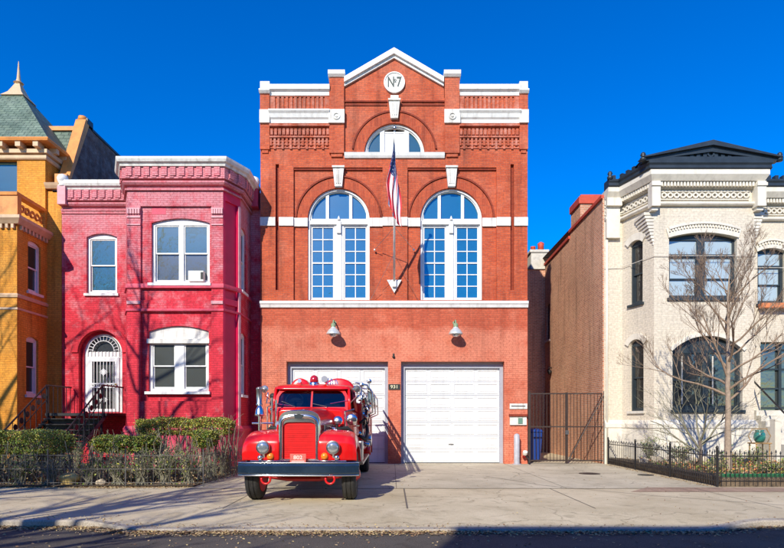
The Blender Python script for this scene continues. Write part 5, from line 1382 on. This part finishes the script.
# pavement surface with a dropped apron
def apr(x):
    def sm(a,b,v): v=max(0,min(1,(v-a)/(b-a))); return v*v*(3-2*v)
    return sm(-5.0,-3.6,x)*(1-sm(4.6,5.9,x))
xs=[-60,-30,-15,-10,-7]+[-5.2+i*.2 for i in range(58)]+[8,12,20,40,60]
def prow(x):
    a=apr(x); ye=KY-.38*a; z0=0-.078*a
    return ye,z0
mb=MB(); V=[];Fc=[]
for x in xs:
    ye,z0=prow(x); V+=[(x,ye+.18,z0+.012*(apr(x))),(x,ye+.6,z0*.55),(x,9.9,0),(x,13.0,0),(x,20.5,0)]
n=5
for i in range(len(xs)-1):
    for j in range(n-1): a=i*n+j; Fc.append((a,a+n,a+n+1,a+1))
mb.add(V,Fc,[[(V[k][0],V[k][1]) for k in f] for f in Fc]); o=mb.build('sidewalk',M['walk'],smooth=True); o['kind']='structure'
mb=MB(); V=[];Fc=[]
for x in xs:
    ye,z0=prow(x); zt=z0+.012*apr(x)
    V+=[(x,ye-.01,-.13),(x,ye,zt-.02),(x,ye+.02,zt+.002),(x,ye+.175,zt+.004),(x,ye+.175,-.13)]
for i in range(len(xs)-1):
    for j in range(4): a=i*n+j; Fc.append((a,a+n,a+n+1,a+1))
mb.add(V,Fc); o=mb.build('kerb',M['kerb']); o['kind']='structure'
sheet('driveway',[(-4.62,12.8),(7.55,12.8),(7.55,20.4),(-4.62,20.4)],.004,M['drive'])
# joints as recessed-looking filler strips
mb=MB()
def strip(x0,y0,x1,y1,w=.018,z=.008):
    d=Vector((x1-x0,y1-y0,0)).normalized()*w/2; q=Vector((-d.y,d.x,0))
    v=[(x0-q.x,y0-q.y,z),(x1-q.x,y1-q.y,z),(x1+q.x,y1+q.y,z),(x0+q.x,y0+q.y,z)]; mb.add(v,[(0,1,2,3)])
strip(.27,9.9,.27,12.8,.03); strip(-4.6,12.8,7.5,12.8,.03); strip(.1,12.8,.1,20,.012); strip(4.0,12.8,4.0,20,.012); strip(-4.6,16.4,7.5,16.4,.014)
for x in (-16,-12.5,-9.2,-6.1,-3.0,3.6,6.9,10.2,13.5): strip(x,9.9,x,12.8,.014)
strip(2.6,15.6,3.6,13.4,.02); strip(3.6,13.4,5.4,11.6,.02); strip(5.4,11.6,7.3,10.2,.02)
o=mb.build('pavement_joint',M['joint']); o['kind']='structure'
sheet('brick_strip',[(5.2,12.2),(16,12.2),(16,13.0),(5.9,13.0)],.005,M['redpave'])
sheet('alley',[(4.87,20.4),(7.54,20.4),(7.54,36),(4.87,36)],.002,M['walk'])
sheet('left_garden_soil',[(-20,13.1),(-4.65,13.1),(-4.65,20.3),(-20,20.3)],.03,M['soil'])
mb=MB(); box(mb,7.72,20,13.12,20,0,.22); o=mb.build('right_garden_soil',M['soil']); o['kind']='structure'
for x,y,l,r in ((5.75,16.3,'small round iron cover in the driveway near the gate',.30),(7.2,15.9,'second iron cover beside the corner of the black fence',.22)):
    mb=MB(); lathe(mb,(x,y,.0),(0,0,1),[(r,.004),(r,.012),(r*.93,.014),(r*.9,.010),(.01,.011)],24); o=mb.build('utility_cover',M['iron']); tag(o,l,'utility cover','iron covers in the paving')
# far backdrop behind alley
mb=MB(); box(mb,-6,20,46,46.3,-.1,3.0); o=mb.build('rear_yard_wall',M['old_brick']); tag(o,'dark brick yard wall at the far end of the alley','wall')

# ================================================================ GATE AND BIN
t=thing('iron_gate',(6.2,20.1,0),'tall dark iron bar gate closing the alley beside the brick wall','gate')
G=Fr(0,20.05); g0,g1,gz=fx(530.2),fx(605),fz(392.5)
mb=MB()
for a,b in ((g0,fx(567)-.02),(fx(567)+.02,g1)):
    for z in (.12,gz*.52,gz-.04): fbox(mb,G,a,b,z-.022,z+.022,-.02,.02)
    for u in (a,b): fbox(mb,G,u-.025,u+.025,.03,gz,-.021,.021)
mb.build('gate_frame',M['brown_iron'],t)
mb=MB(); n=22
for i in range(1,n):
    u=g0+(g1-g0)*i/n; tube(mb,[G.P(u,.08,0),G.P(u,gz-.03,0)],.012,5)
mb.build('bar',M['brown_iron'],t)
mb=MB(); tube(mb,[G.P(fx(569),.15,.03),G.P(fx(604),gz-.1,.03)],.02,6); mb.build('brace',M['brown_iron'],t)
mb=MB(); 
for u in (g0-.03,g1-.02): fbox(mb,G,u-.035,u+.035,0,gz+.05,-.04,.04)
mb.build('gate_post',M['brown_iron'],t)
mb=MB(); fbox(mb,G,fx(567)-.06,fx(567)+.06,1.05,1.2,.02,.06); mb.build('latch',M['steel'],t)
t=thing('wheelie_bin',(5.25,21,0),'tall blue plastic bin standing behind the iron gate','bin')
mb=MB(); loft(mb,[[(4.99,20.75,.08),(5.50,20.75,.08),(5.50,21.3,.08),(4.99,21.3,.08)],[(4.94,20.65,1.12),(5.56,20.65,1.12),(5.56,21.4,1.12),(4.94,21.4,1.12)]]); mb.build('bin_body',M['bin_blue'],t,bevel=.03)
mb=MB(); loft(mb,[[(4.92,20.6,1.125),(5.58,20.6,1.125),(5.58,21.45,1.125),(4.92,21.45,1.125)],[(4.97,20.7,1.22),(5.53,20.7,1.22),(5.53,21.4,1.26),(4.97,21.4,1.26)]]); mb.build('lid',M['bin_blue'],t,bevel=.02)
mb=MB(); 
for x in (4.97,5.52): lathe(mb,(x-.03,21.35,.1),(1,0,0),[(.1,0),(.1,.06)],14)
mb.build('wheel',M['rubber'],t)

# ================================================================ FENCES
def picket_fence(name,path,label,h,sp,m,railz,base=0,spear=True,rad=.009,post=2.2,curl=False):
    t=thing(name,(*path[0],base),label,'fence')
    for i in range(len(path)-1):
        f=fr2(path[i],path[i+1]); 
        mb=MB()
        for z in railz: rw=.012 if spear else .006; fbox(mb,f,0,f.L,base+z-rw,base+z+rw,-rw,rw)
        mb.build('rail',m,t)
        mb=MB(); n=max(2,int(f.L/sp))
        for k in range(n+1):
            u=f.L*k/n; hh=h*(1 if k%2 else .96)
            tube(mb,[f.P(u,base+.02,0),f.P(u,base+hh-.05,0),f.P(u,base+hh,0)],[rad,rad,.003] if spear else rad,4)
            if spear: lathe(mb,f.P(u,base+hh-.09,0),(0,0,1),[(.006,0),(.02,.03),(.002,.09)],5)
            if curl and k<n:
                c=f.L*(k+.5)/n; pts=[f.P(c+.035*math.cos(a),base+railz[0]+.08+.05*math.sin(a),0) for a in [q*math.pi/4 for q in range(9)]]; tube(mb,pts,.005,3,caps=False)
        mb.build('pickets',m,t)
        np_=max(1,int(f.L/post))
        pw=.022 if spear else .012
        for k in range(np_+1):
            if i>0 and k==0: continue
            u=f.L*k/np_; mb=MB(); fbox(mb,f,u-pw,u+pw,base,base+h+.02,-pw,pw); lathe(mb,f.P(u,base+h+.02,0),(0,0,1),[(pw*1.3,0),(pw*1.5,.02),(pw*1.3,.05),(.002,.07)],8); mb.build('post',m,t)
    return t
picket_fence('iron_fence',[(7.68,19.9),(7.62,13.12),(16.5,13.12)],'low black spear top iron fence around the cream house garden',.88,.105,M['iron'],(.14,.72),curl=True)
picket_fence('wire_fence',[(-19,13.12),(-4.42,13.12),(-4.50,19.9)],'thin low dark wire fence along the hedges of the red house',.80,.13,M['wire'],(.10,.42,.74),spear=False,rad=.005,post=1.8)
# edging
mb=MB(); bevbox(mb,7.80,16.5,13.22,13.30,.0,.30,.015,2); o=mb.build('garden_edging',M['edging']); tag(o,'low green edging board just inside the black iron fence','edging')

# ================================================================ PLANTS
def leaves(mb,n,fn,size,mats,r,flat=.5):
    for _ in range(n):
        p=fn(r); s=size*r.uniform(.6,1.35)
        a=Vector((r.gauss(0,1),r.gauss(0,1),r.gauss(0,1))).normalized(); b=a.cross(Vector((r.gauss(0,1),r.gauss(0,1),r.gauss(0,1)))).normalized()
        c=Vector(p); a*=s; b*=s*flat
        mb.add([c-a,c+b*.9,c+a,c-b*.9],[(0,1,2,3)],[[(0,0)]*4],r.choices(range(len(mats)),mats)[0])
def hedge(label,x0,x1,y0,y1,zb,zt,seed,n=5200,stem=1,mix=(4,4,3,1),pw=7):
    r=random.Random(seed); t=thing('hedge',((x0+x1)/2,(y0+y1)/2,0),label,'hedge','clipped hedges by the red house')
    cx,cy,cz=(x0+x1)/2,(y0+y1)/2,(zb+zt)/2; hx,hy,hz=(x1-x0)/2,(y1-y0)/2,(zt-zb)/2
    ph=[r.uniform(0,6) for _ in range(6)]
    def pt(r):
        while True:
            x=r.uniform(-1,1);y=r.uniform(-1,1);z=r.uniform(-1,1)
            e=(abs(x)**pw+abs(y)**max(2.5,pw*.7)+abs(z)**max(2.5,pw*.7))
            if e<1 and (e>.25 or r.random()<.2): break
        X=cx+x*hx; bump=.025*math.sin(X*5+ph[0])+.02*math.sin(X*11+ph[1])
        return (X+r.gauss(0,.02),cy+y*hy*(1+.1*math.sin(X*3+ph[3])),cz+z*(hz)+bump*(.5+.5*z)+ (-.10*r.random() if z<-.4 else 0))
    mb=MB(); leaves(mb,int(n*3.2),pt,.022,mix,r,.65)
    mb.build('foliage',[M['leaf_a'],M['leaf_b'],M['leaf_c'],M['leaf_d']],t)
    mb=MB(); k=int((x1-x0)*34*stem)
    for i in range(k):
        X=r.uniform(x0,x1); Y=r.uniform(y0,y1); bx_=X+r.gauss(0,.12)
        p=[(bx_,Y+r.gauss(0,.08),0.02)]; z=0; xx=bx_
        for q in range(3): xx+=r.gauss((X-bx_)/3,.07); p.append((xx,Y+r.gauss(0,.08),(q+1)/3*(cz)))
        tube(mb,p,[.018*r.uniform(.4,1.2)]*2+[.010]*2,4,caps=False)
        for q in range(2):
            a=p[r.randrange(1,4)]; tube(mb,[a,(a[0]+r.gauss(0,.18),a[1]+r.gauss(0,.15),a[2]+r.uniform(.1,.35))],[.006,.003],3,caps=False)
    mb.build('stems',M['stem'],t)
hedge('long clipped green hedge at the far left before the yellow house',-11.2,-7.95,13.45,14.25,.80,1.32,1,5600)
hedge('flat topped green hedge in front of the red house entry stairs',-7.45,-5.75,13.5,14.3,.82,1.20,2,4200,pw=3)
hedge('highest clipped hedge with sunlit yellow top under the lower bay window',-7.1,-4.42,15.3,16.0,1.22,1.63,3,5200,mix=(2,5,2,2))
hedge('small rounded hedge nearest the fire engine',-5.15,-4.10-.4,14.1,14.85,.92,1.32,4,2600,mix=(3,5,3,1),pw=2.4)
def bare_shrub(name,label,x,y,z,h,w,n,seed,group,m=None,leafn=0,rad=.010,cat='shrub'):
    r=random.Random(seed); t=thing(name,(x,y,z),label,cat,group); mb=MB(); tips=[]
    for i in range(n):
        a=r.uniform(0,6.28); sp=r.uniform(.1,1)**.7*w; hh=h*r.uniform(.55,1.05)*(1-.25*sp/max(w,.01))
        p=[(x+r.gauss(0,.07),y+r.gauss(0,.06),z)]
        for q in (.33,.66,1): p.append((x+math.cos(a)*sp*q**1.1+r.gauss(0,.04),y+math.sin(a)*sp*.7*q+r.gauss(0,.03),z+hh*q**.85))
        tube(mb,p,[rad*1.2,rad,rad*.7,rad*.4],4,caps=False); tips.append(p)
        for q in range(3):
            k=r.choice((1,2)); s=p[k]; tube(mb,[s,(s[0]+r.gauss(0,.12),s[1]+r.gauss(0,.10),s[2]+r.uniform(.08,.30)*h)],[rad*.5,rad*.25],3,caps=False)
    mb.build('stems',m or M['stem'],t)
    if leafn:
        mb=MB()
        def pt(r):
            p=r.choice(tips); k=r.choice((1,2,2)); q=r.random(); return tuple(p[k][i]*(1-q)+p[k+1][i]*q+r.gauss(0,.05) for i in range(3))
        leaves(mb,leafn,pt,.030,(3,1,3,2),r); mb.build('leaves',[M['leaf_a'],M['leaf_b'],M['leaf_c'],M['dry_a']],t)
    return t
gshr='thin leafless shrubs behind the wire fence'
r=random.Random(11)
k=0
for x,y,h,w,n,lf in ((-10.4,13.35,.9,.4,34,120),(-9.6,13.3,.75,.35,34,200),(-8.9,13.4,.85,.4,34,150),(-8.1,13.35,.8,.35,34,60),(-7.2,13.3,.85,.4,34,160),(-6.55,13.35,.95,.4,40,200),(-5.95,13.3,1.0,.4,42,260),(-5.4,13.35,1.05,.4,44,300),(-4.9,13.5,1.0,.35,36,260),(-4.75,14.6,.9,.35,30,160),(-4.7,16.0,.8,.35,26,160),(-6.0,14.7,1.2,.45,34,220),(-9.3,16.5,1.3,.5,30,260),(-11.0,15.5,1.2,.5,30,260)):
    k+=1
    bare_shrub('bare_shrub','thin leafless shrub growing behind the low wire fence',x,y,.03,h,w,n,100+k,gshr,leafn=int(lf*1.6))
# agave-like dark fronds near the stairs
t=thing('dead_climber',(-10.9,16.9,0),'tangled grey dead climber by the foot of the iron stairs','plant')
mb=MB(); rr_=random.Random(5)
for i in range(60):
    a=rr_.uniform(0,math.pi*2); L=rr_.uniform(.5,1.3); p=[(-10.9,16.9,.4)]
    for q in (.3,.6,1.): p.append((-10.9+math.cos(a)*L*q,16.9+math.sin(a)*L*q*.5,.4+1.2*q*L-1.0*q*q*L))
    tube(mb,p,[.02,.018,.012,.004],4,caps=False)
mb.build('stems',M['dark_bark'],t)
# trees
def grow(mb,p,d,L,r,lev,maxl,rg,up=.25,kids=(3,5),spread=.7,k=6,shrink=.62,wob=.12,thin=.0):
    n=5 if lev<2 else 3; pts=[Vector(p)]; rs=[r]; dd=Vector(d).normalized()
    for i in range(n):
        dd=(dd+Vector((rg.gauss(0,wob),rg.gauss(0,wob),rg.gauss(0,wob)+up*.25))).normalized(); pts.append(pts[-1]+dd*L/n); rs.append(r*(1-.62*(i+1)/n))
    tube(mb,pts,rs,max(3,k-lev),caps=False)
    if lev>=maxl: return
    nk=rg.randint(*kids)
    for j in range(nk):
        q=rg.uniform(.3,1.0) if lev else rg.uniform(.35,1.0); ii=min(n-1,int(q*n)); base=pts[ii].lerp(pts[ii+1],q*n-ii)
        t_=(pts[ii+1]-pts[ii]).normalized(); s=t_.orthogonal().normalized(); s.rotate(Matrix.Rotation(rg.uniform(0,6.283),3,t_))
        nd=(t_*math.cos(spread*rg.uniform(.6,1.15))+s*math.sin(spread*rg.uniform(.6,1.15))+Vector((0,0,up))).normalized()
        grow(mb,base,nd,L*shrink*rg.uniform(.7,1.15)*(1.15-.4*q),max(.0036,rs[ii]*.55),lev+1,maxl,rg,up,kids,spread,k,shrink,wob)
def tree(label,x,y,h,r0,seed,trunk_frac=.3,limbs=9,spread=.75,m='bark',group=None,z0=0,maxl=4,lean=(0,0),kids=(3,5),reach=.42,name='bare_tree',up=.22,cat='tree'):
    rg=random.Random(seed); t=thing(name,(x,y,z0),label,cat,group)
    mb=MB(); n=9; pts=[];rs=[]
    for i in range(n+1):
        q=i/n; pts.append(Vector((x+lean[0]*q+rg.gauss(0,.03)*h*.12*q,y+lean[1]*q+rg.gauss(0,.03)*h*.12*q,z0+h*.86*q))); rs.append(r0*(1.25-.25*min(1,q*6) )*(1-q)**.75+.012)
    tube(mb,pts,rs,10,caps=False); mb.build('trunk',M[m],t,smooth=True)
    mb=MB()
    for j in range(limbs):
        q=trunk_frac+(1-trunk_frac)*(j/limbs)*.95; ii=min(n-1,int(q*n)); b=pts[ii].lerp(pts[ii+1],q*n-ii); a=j*2.4+rg.uniform(-.4,.4); el=rg.uniform(.25,.7)+.35*q
        d=Vector((math.cos(a)*math.cos(el),math.sin(a)*math.cos(el),math.sin(el)))
        grow(mb,b,d,h*reach*(1.15-.6*q),rs[ii]*.55,1,maxl,rg,up,kids,spread)
    mb.build('crown',M['twig'] if m=='bark' else M[m],t,smooth=True)
    return t
tree('slender leafless street garden tree with pale trunk before the cream bay window',(728-392)/F0*14.6,14.6,6.0,.075,21,trunk_frac=.36,limbs=22,spread=.60,z0=.2,maxl=5,kids=(3,5),reach=.35,up=.28)
# multi-stem spreading shrub tree
t=thing('bare_tree',(8.25,15.4,.2),'low spreading leafless tree with dark forked stems left of the pale trunk','tree')
mb=MB(); rg=random.Random(31); bx_,by_=(700-392)/F0*15.4,15.4
mt=MB(); tube(mt,[(bx_,by_,.2),(bx_+.02,by_,.6),(bx_,by_,1.0)],[.05,.045,.04],8); mt.build('trunk',M['dark_bark'],t,smooth=True)
for j,(a,e) in enumerate(((3.1,.55),(2.6,.9),(3.5,.8),(.1,.65),(.5,1.0),(-.5,.8),(1.6,1.35),(-1.6,1.0))):
    grow(mb,(bx_,by_,.7+.04*j),(math.cos(a)*math.cos(e),math.sin(a)*math.cos(e)*.8,math.sin(e)),1.55,.028,1,4,rg,.10,(3,4),.6,5,.66,.14)
mb.build('crown',M['stem'],t,smooth=True)
# shade trees outside the frame to the left and the buildings across the street
tree('tall leafless street tree at the kerb left of the picture',-12.2,8.2,15.0,.25,41,trunk_frac=.2,limbs=18,m='dark_bark',maxl=4,reach=.30,kids=(3,4))
tree('leafless street tree across the street on the left',-9.6,-1.6,12.0,.36,42,trunk_frac=.2,limbs=20,m='dark_bark',maxl=4,reach=.32,kids=(3,4))
tree('broad leafless street tree farthest left on this side of the street',-17.0,9.2,15.5,.28,43,trunk_frac=.2,limbs=16,m='dark_bark',maxl=4,reach=.32,kids=(3,4))
tree('leafless street tree farthest left across the street',-17.5,-2.5,13.5,.3,44,trunk_frac=.25,limbs=14,m='dark_bark',maxl=4,reach=.36,kids=(3,4))
tree('leafless forked street tree across the street nearest the camera',-13.4,.3,12.5,.36,47,trunk_frac=.2,limbs=18,m='dark_bark',maxl=4,reach=.30,kids=(3,4))
def opp(label,x0,x1,y,h,m,dep=10):
    t=thing('opposite_house',((x0+x1)/2,y,0),label,'house','houses across the street')
    f=fr2((x1,y),(x0,y)); W=x1-x0; hs=[];n=max(2,int(W/2.6)); wins=[]
    for fl_ in range(3):
        for k in range(n):
            c=W*(k+.5)/n; z=.9+fl_*3.2; wins.append((c-.5,c+.5,z,z+1.7))
    mb=MB(); prism(mb,f,[rect(0,W,-.1,h)]+[rect(*w) for w in wins],-.3,0); 
    box(mb,x0,x1,y-dep,y-.31,-.1,h-.3); mb.build('wall',m,t)
    mb=MB()
    for w in wins: prism(mb,f,[rect(*w),rect(w[0]+.07,w[1]-.07,w[2]+.07,(w[2]+w[3])/2-.03),rect(w[0]+.07,w[1]-.07,(w[2]+w[3])/2+.03,w[3]-.07)],-.2,-.12)
    mb.build('window_frame',M['white'],t)
    mb=MB()
    for w in wins: prism(mb,f,[rect(*w)],-.2,-.18)
    mb.build('pane',M['dark_glass'],t)
    mb=MB(); sweep(mb,[(x1,y),(x0,y)],[(-.2,h-.25),(.2,h-.25),(.35,h),(-.2,h)]); mb.build('cornice',M['white_old'],t)
opp('plain red brick row house across the street, on the right of the camera',-5.6,26,-8,10.9,M['party_brick'])
opp('tan row house across the street, on the left of the camera',-30,-8.4,-8,9.3,M['cream'])
sheet('opposite_pavement',[(-80,-8),(80,-8),(80,-.8),(-80,-.8)],.0,M['walk'])

# right garden planting
def pt_r(r): return (r.uniform(7.85,16),r.triangular(13.35,19.5,14),.24+abs(r.gauss(0,.06)))
mb=MB(); rr_=random.Random(8); leaves(mb,9000,pt_r,.035,(2,1,3,2,3,2),rr_,.5); o=mb.build('ground_cover',[M['leaf_a'],M['leaf_b'],M['leaf_c'],M['dry_a'],M['dry_b'],M['orange_pot']]); o['kind']='stuff'; o['label']='low leaves and dry litter covering the right garden bed'; o['category']='ground cover'
def pt_l(r): return (r.uniform(-13,-4.6),r.triangular(13.15,19.5,13.6),.04+abs(r.gauss(0,.02)))
mb=MB(); leaves(mb,9000,pt_l,.035,(1,0,1,4,4,2),rr_,.6); o=mb.build('leaf_litter',[M['leaf_a'],M['leaf_b'],M['leaf_c'],M['dry_a'],M['dry_b'],M['dry_c']]); o['kind']='stuff'; o['label']='dry brown leaf litter on the soil of the left garden'; o['category']='leaf litter'
# fallen leaves on pavement and in the gutter
mb=MB()
def flat(mb,n,fn,size,r,ws):
    for _ in range(n):
        x,y,z=fn(r); s=size*r.uniform(.5,1.4); a=r.uniform(0,6.28); c,d=math.cos(a)*s,math.sin(a)*s; e=r.uniform(-.006,.012)
        mb.add([(x-c,y-d,z+.003),(x+d*.55,y-c*.55,z+.006+abs(e)),(x+c,y+d,z+.004+abs(e)),(x-d*.55,y+c*.55,z+.003)],[(0,1,2,3)],[[(0,0)]*4],r.choices(range(3),ws)[0])
flat(mb,3600,lambda r:(r.uniform(-9,9),8.66-abs(r.gauss(0,.16))-.42*apr_(r),-.098),.026,rr_,(3,4,2)) if False else None
def gut(r):
    x=r.triangular(-9,9,-4); ye,_=prow(x); return (x,ye-.015-abs(r.gauss(0,.14)),-.098+abs(r.gauss(0,.008)))
flat(mb,8000,gut,.022,rr_,(4,4,2))
def gut2(r):
    x=r.triangular(-9,9,-5); return (x,r.uniform(6.6,8.4),-.098)
flat(mb,520,gut2,.022,rr_,(4,2,3))
def gut3(r):
    x=r.triangular(-9,9,-4); ye,z0=prow(x); return (x,ye+.03+abs(r.gauss(0,.22)),z0+.02*0+.016*apr(x)+.006+.0)
flat(mb,700,gut3,.018,rr_,(4,4,2))
def edge_(r): return (r.triangular(-11,-4.4,-6),13.08-abs(r.gauss(0,.12)),.004)
flat(mb,1500,edge_,.026,rr_,(5,3,3))
def edge2(r): return (7.55-abs(r.gauss(0,.10)),r.uniform(13.1,19.5),.006)
flat(mb,350,edge2,.024,rr_,(5,3,2))
flat(mb,260,lambda r:(r.uniform(-9,8),r.uniform(9.2,13),.003),.016,rr_,(4,4,2))
flat(mb,120,lambda r:(r.uniform(0,7),r.uniform(13,19.6),.008),.018,rr_,(4,4,2))
o=mb.build('fallen_leaves',[M['dry_a'],M['dry_b'],M['dry_c']]); o['kind']='stuff'; o['label']='dry fallen leaves gathered in the gutter and along the fences'; o['category']='fallen leaves'
# rocks
def rock(label,x,y,z,s,m,seed,group=None,name='garden_rock',sz=.6):
    r=random.Random(seed); bm=bmesh.new(); bmesh.ops.create_icosphere(bm,subdivisions=3,radius=1)
    ph=[Vector((r.gauss(0,1),r.gauss(0,1),r.gauss(0,1))) for _ in range(7)]
    for v in bm.verts:
        k=1+sum(.10*math.sin(2.2*v.co.dot(p)+i) for i,p in enumerate(ph)); v.co=Vector((v.co.x*k*s,v.co.y*k*s*.7,v.co.z*k*s*sz))+Vector((x,y,z+s*sz*.6))
    bm.verts.index_update(); mb=MB(); mb.add([tuple(v.co) for v in bm.verts],[tuple(v.index for v in f.verts) for f in bm.faces]); bm.free()
    o=mb.build(name,m,smooth=True); tag(o,label,'rock',group)
rock('yellow sandstone block behind the wire fence between the hedges',-7.75,13.45,.03,.24,M['yrock'],1)
rock('rounded tan stone behind the wire fence right of the yellow block',-6.95,13.35,.03,.13,M['rock'],2)
for i,(x,y,s) in enumerate(((-11.1,13.3,.10),(-10.7,13.32,.12),(-10.3,13.3,.10),(-9.9,13.33,.12),(-9.5,13.3,.11))): rock('small pale edging stone at the foot of the far left hedge',x,y,.02,s,M['rock'],20+i,'edging stones under the left hedge')
for i in range(12): 
    r=random.Random(60+i); rock('pale garden rock among the plants by the cream house plinth',8.0+i*.36+r.uniform(-.1,.1),r.uniform(17.2,18.0),.2,r.uniform(.16,.28),M['rock'],80+i,'rocks along the cream house')
k=0
for x,y,h,w,n,lf in ((8.3,18.0,1.1,.5,30,240),(8.9,17.2,.8,.5,26,420),(9.9,16.5,.6,.4,26,420),(10.9,16.8,.6,.45,26,420),(8.4,14.5,.4,.4,24,420),(9.4,14.0,.35,.4,24,420),(10.3,14.4,.4,.4,24,420),(11.3,14.1,.35,.4,24,420),(12.2,15.0,.5,.4,24,320)):
    k+=1; bare_shrub('garden_shrub','low leafy shrub in the bed behind the black iron fence',x,y,.2,h,w,n,300+k,'low shrubs in the right garden',leafn=lf)
# pot on pedestal
px_,py_=ux(759.5,17.0),17.0
t=thing('glazed_pot',(px_,py_,.2),'turquoise glazed pot on a small stand by the cream house','pot')
mb=MB(); z=uz(436,17)-.2; lathe(mb,(px_,py_,z),(0,0,1),[(.09,0),(.14,.06),(.165,.16),(.15,.27),(.11,.34),(.13,.38),(.10,.38),(.08,.32)],24); mb.build('pot_body',M['pot_green'],t,smooth=True)
mb=MB(); bevbox(mb,px_-.25,px_+.25,py_-.2,py_+.2,z-.04,z,.01,1)
for s in (-1,1):
    for q in (-1,1): tube(mb,[(px_+s*.2,py_+q*.16,.2),(px_+s*.2,py_+q*.16,z-.03)],.018,6)
    tube(mb,[(px_+s*.24,py_,z),(px_+s*.34,py_,z+.2),(px_+s*.22,py_,z+.4)],.014,6)
tube(mb,[(px_-.24,py_,z+.42),(px_+.24,py_,z+.42)],.014,6)
mb.build('stand',M['wood'],t)
t=thing('porch_steps',(13.6,19,0),'stone entry steps at the right edge with a pale pillar','stairs')
mb=MB(); 
for i in range(9): box(mb,12.75,15.5,17.6+i*.25,20,.2+i*.19,.39+i*.19)
mb.build('step',M['stone'],t)
mb=MB(); box(mb,ux(773,17.3),ux(779,17.3),17.2,17.45,.2,uz(419,17.3)); mb.build('newel_pillar',M['cream_trim'],t,bevel=.01)
mb=MB(); tube(mb,[(12.8,17.6,1.3),(12.8,19.9,3.0)],.03,6); tube(mb,[(12.8,17.6,.4),(12.8,17.6,1.35)],.02,6); mb.build('handrail',M['iron'],t)

# ================================================================ WORLD, SUN, CAMERA
AZ,EL=22.0,32.0
w=bpy.data.worlds.new('World'); sc.world=w; w.use_nodes=True; nt=w.node_tree; N=nt.nodes; L=nt.links
sky=N.new('ShaderNodeTexSky'); sky.sky_type='NISHITA'; sky.sun_disc=False; sky.sun_elevation=R(EL); sky.sun_rotation=R(180+AZ)
sky.air_density=1.0; sky.dust_density=.0; sky.ozone_density=3.0; sky.altitude=200
bg=N['Background']; bg.inputs['Strength'].default_value=.15
hs=N.new('ShaderNodeHueSaturation'); hs.inputs['Saturation'].default_value=1.65; hs.inputs['Value'].default_value=1.15; hs.inputs['Hue'].default_value=.518
L.new(sky.outputs[0],hs.inputs['Color']); L.new(hs.outputs[0],bg.inputs['Color'])
sd=bpy.data.lights.new('Sun','SUN'); sd.energy=4.4; sd.angle=R(.5); sd.color=(1,.93,.79)
so=bpy.data.objects.new('Sun',sd); COL.objects.link(so)
dr_=Vector((math.sin(R(AZ))*math.cos(R(EL)),math.cos(R(AZ))*math.cos(R(EL)),-math.sin(R(EL))))
so.rotation_euler=dr_.to_track_quat('-Z','Y').to_euler(); so.location=(-10,-20,25)
cd=bpy.data.cameras.new('Camera'); cd.sensor_width=36; cd.lens=36*F0/784; cd.shift_y=(YH-274)/784; cd.shift_x=(392-XC)/784; cd.clip_end=2000; cd.clip_start=.05
co=bpy.data.objects.new('Camera',cd); COL.objects.link(co); co.location=(0,0,HC); co.rotation_euler=(R(90),0,0); sc.camera=co
sc.view_settings.view_transform='Standard'; sc.view_settings.look='None'; sc.view_settings.gamma=1; sc.view_settings.exposure=.32
for o in bpy.data.objects:
    if '_o' in o: del o['_o']
